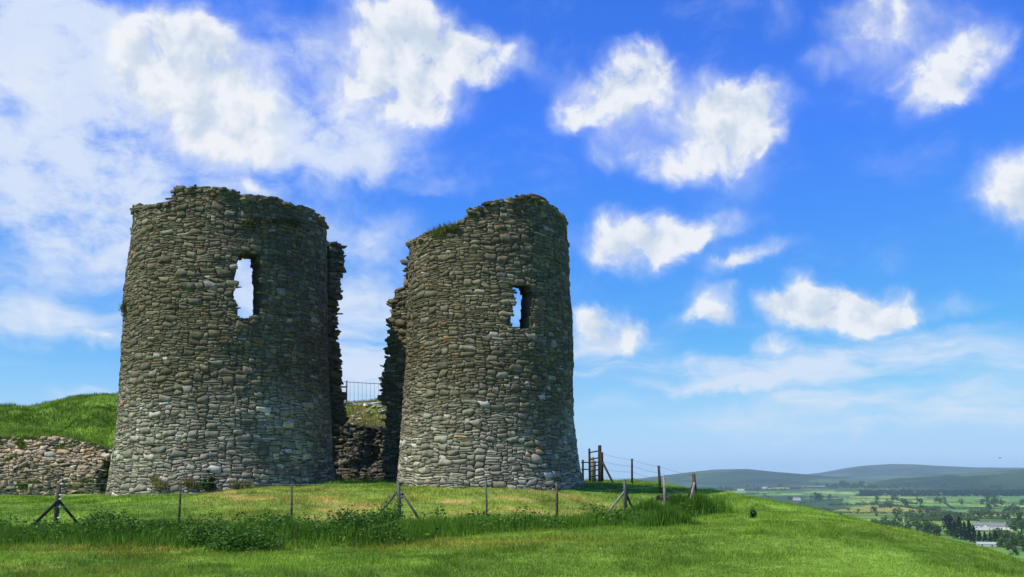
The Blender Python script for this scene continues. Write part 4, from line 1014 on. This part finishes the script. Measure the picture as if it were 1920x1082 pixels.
house(p, [(-15*k_, 3, 34*k_, 8, 7*k_, 4*k_, .1, 5, (-9*k_, 8*k_)), (-17*k_, -4, 12*k_, 9, 5.*k_, 4.5*k_, 1.57, 2, ()), (8*k_, 0, 30*k_, 8, 6*k_, 4.5*k_, -.1, 5, (6*k_,)), (20*k_, -5, 13*k_, 9, 4.5*k_, 4*k_, 1.4, 2, ())], -.35, 'long white farmhouse with grey roofs and gabled wings')
p = far_hit(1850, 1024); k_ = px2m(1, p); house(p, [(0, 0, 28*k_, 6, 3*k_, 3*k_, 0, 2, ())], -.3, 'low shed with pale metal roof below the farmhouse', 'shed', 'farm_shed', M_TIN)
p = far_hit(1494, 939); k_ = px2m(1, p); house(p, [(-1.5*k_, 0, 9*k_, 5*k_, 4*k_, 2.2*k_, 0, 3, (-3*k_, 3*k_)), (4*k_, -2, 5*k_, 5*k_, 3.5*k_, 2*k_, 1.57, 1, ())], -.2, 'small white cottage standing alone in the dark green pasture', 'cottage', 'white_cottage')
p = far_hit(1389, 920); k_ = px2m(1, p); house(p, [(0, 0, 12*k_, 5*k_, 1.8*k_, 1.2*k_, 0, 3, ())], -.2, 'pale low farm building at the brow of the slope', 'barn', 'farm_barn', M_TIN)
p = far_hit(1434, 916); k_ = px2m(1, p); house(p, [(0, 0, 9*k_, 5*k_, 1.6*k_, 1.2*k_, 0, 2, ())], -.2, 'pale low farm building above the thin straw field', 'barn', 'farm_barn', M_TIN)

# wind turbines on the far ridge
M_TURB = mat('white_turbine', (.8, .8, .8), rough=.5)
for i, (px, ptop, pbase) in enumerate(((1677, 865, 873), (1694, 866, 873.5), (1701, 866.5, 874), (1721, 866, 875), (1742, 868, 876.5))):
    b = at(px, pbase+1, 12600); t = at(px, ptop+1.5, 12600); root = empty('wind_turbine', tuple(b)); tag(root, 'tiny white wind turbine on the far ridge', 'wind turbine', 'wind turbines on the far ridge')
    h = t[2]-b[2]; MB().tube([(0, 0, -8), (0, 0, h)], [2.6, 1.5], 8).build('tower', M_TURB, root, True); MB().box((0, -1, h+1), (3.2, 9, 3.2)).build('nacelle', M_TURB, root)
    MB().tube([(0, -7, h+1), (0, -5, h+1)], [.8, 1.8], 8).build('hub', M_TURB, root)
    for k in range(3):
        a = .5+i*.6+k*2*pi/3; d = np.array((sin(a), 0, cos(a))); MB().tube([np.array((0, -6, h+1)), np.array((0, -6, h+1))+d*8, np.array((0, -6, h+1))+d*h*.6], [.9, 1.4, .25], 6).build('blade', M_TURB, root)

# bird high over the valley
M_BIRD = mat('dark_feathers', (.03, .03, .03)); c_ = at(1875, 859, 130)
bd = MB(); bd.tube([(-.34, 0, 0), (-.2, 0, .02), (0, 0, .03), (.2, 0, .02), (.3, 0, .05), (.38, 0, .03)], [.02, .07, .085, .06, .045, .01], 8)
br = empty('bird', tuple(c_)); tag(br, 'dark bird gliding over the far hills at the right', 'bird'); br.rotation_euler.z = .4; br.scale = (.55, .55, .55)
bo = bd.build('body', M_BIRD, br, True)
for s in (-1, 1):
    MB().add([(.12, .04*s, .04), (-.12, .04*s, .04), (-.06, .35*s, .16), (.12, .35*s, .17), (-.14, .75*s, .12), (.12, .04*s, .065), (-.12, .04*s, .06), (-.06, .35*s, .18), (.12, .35*s, .19), (-.14, .75*s, .13)],
             [(0,1,2,3),(3,2,4),(5,8,7,6),(8,9,7),(0,3,8,5),(3,4,9,8),(4,2,7,9),(2,1,6,7)]).build('wing', M_BIRD, br)

# ------------------------------------------------------------------ air
hm_ = bpy.data.materials.new('air'); hm_.use_nodes = True; t = hm_.node_tree; t.nodes.clear()
pv = N(t, 'ShaderNodeVolumePrincipled'); pv.inputs['Color'].default_value = (.56, .78, 1, 1); pv.inputs['Density'].default_value = 5e-5; pv.inputs['Anisotropy'].default_value = 0
t.links.new(pv.outputs[0], N(t, 'ShaderNodeOutputMaterial').inputs['Volume'])
hz_ = MB().box((0, 0, 80), (36000, 36000, 400)).build('haze', hm_); tag(hz_, 'thin blue air fading the far hills', 'haze', kind='stuff')
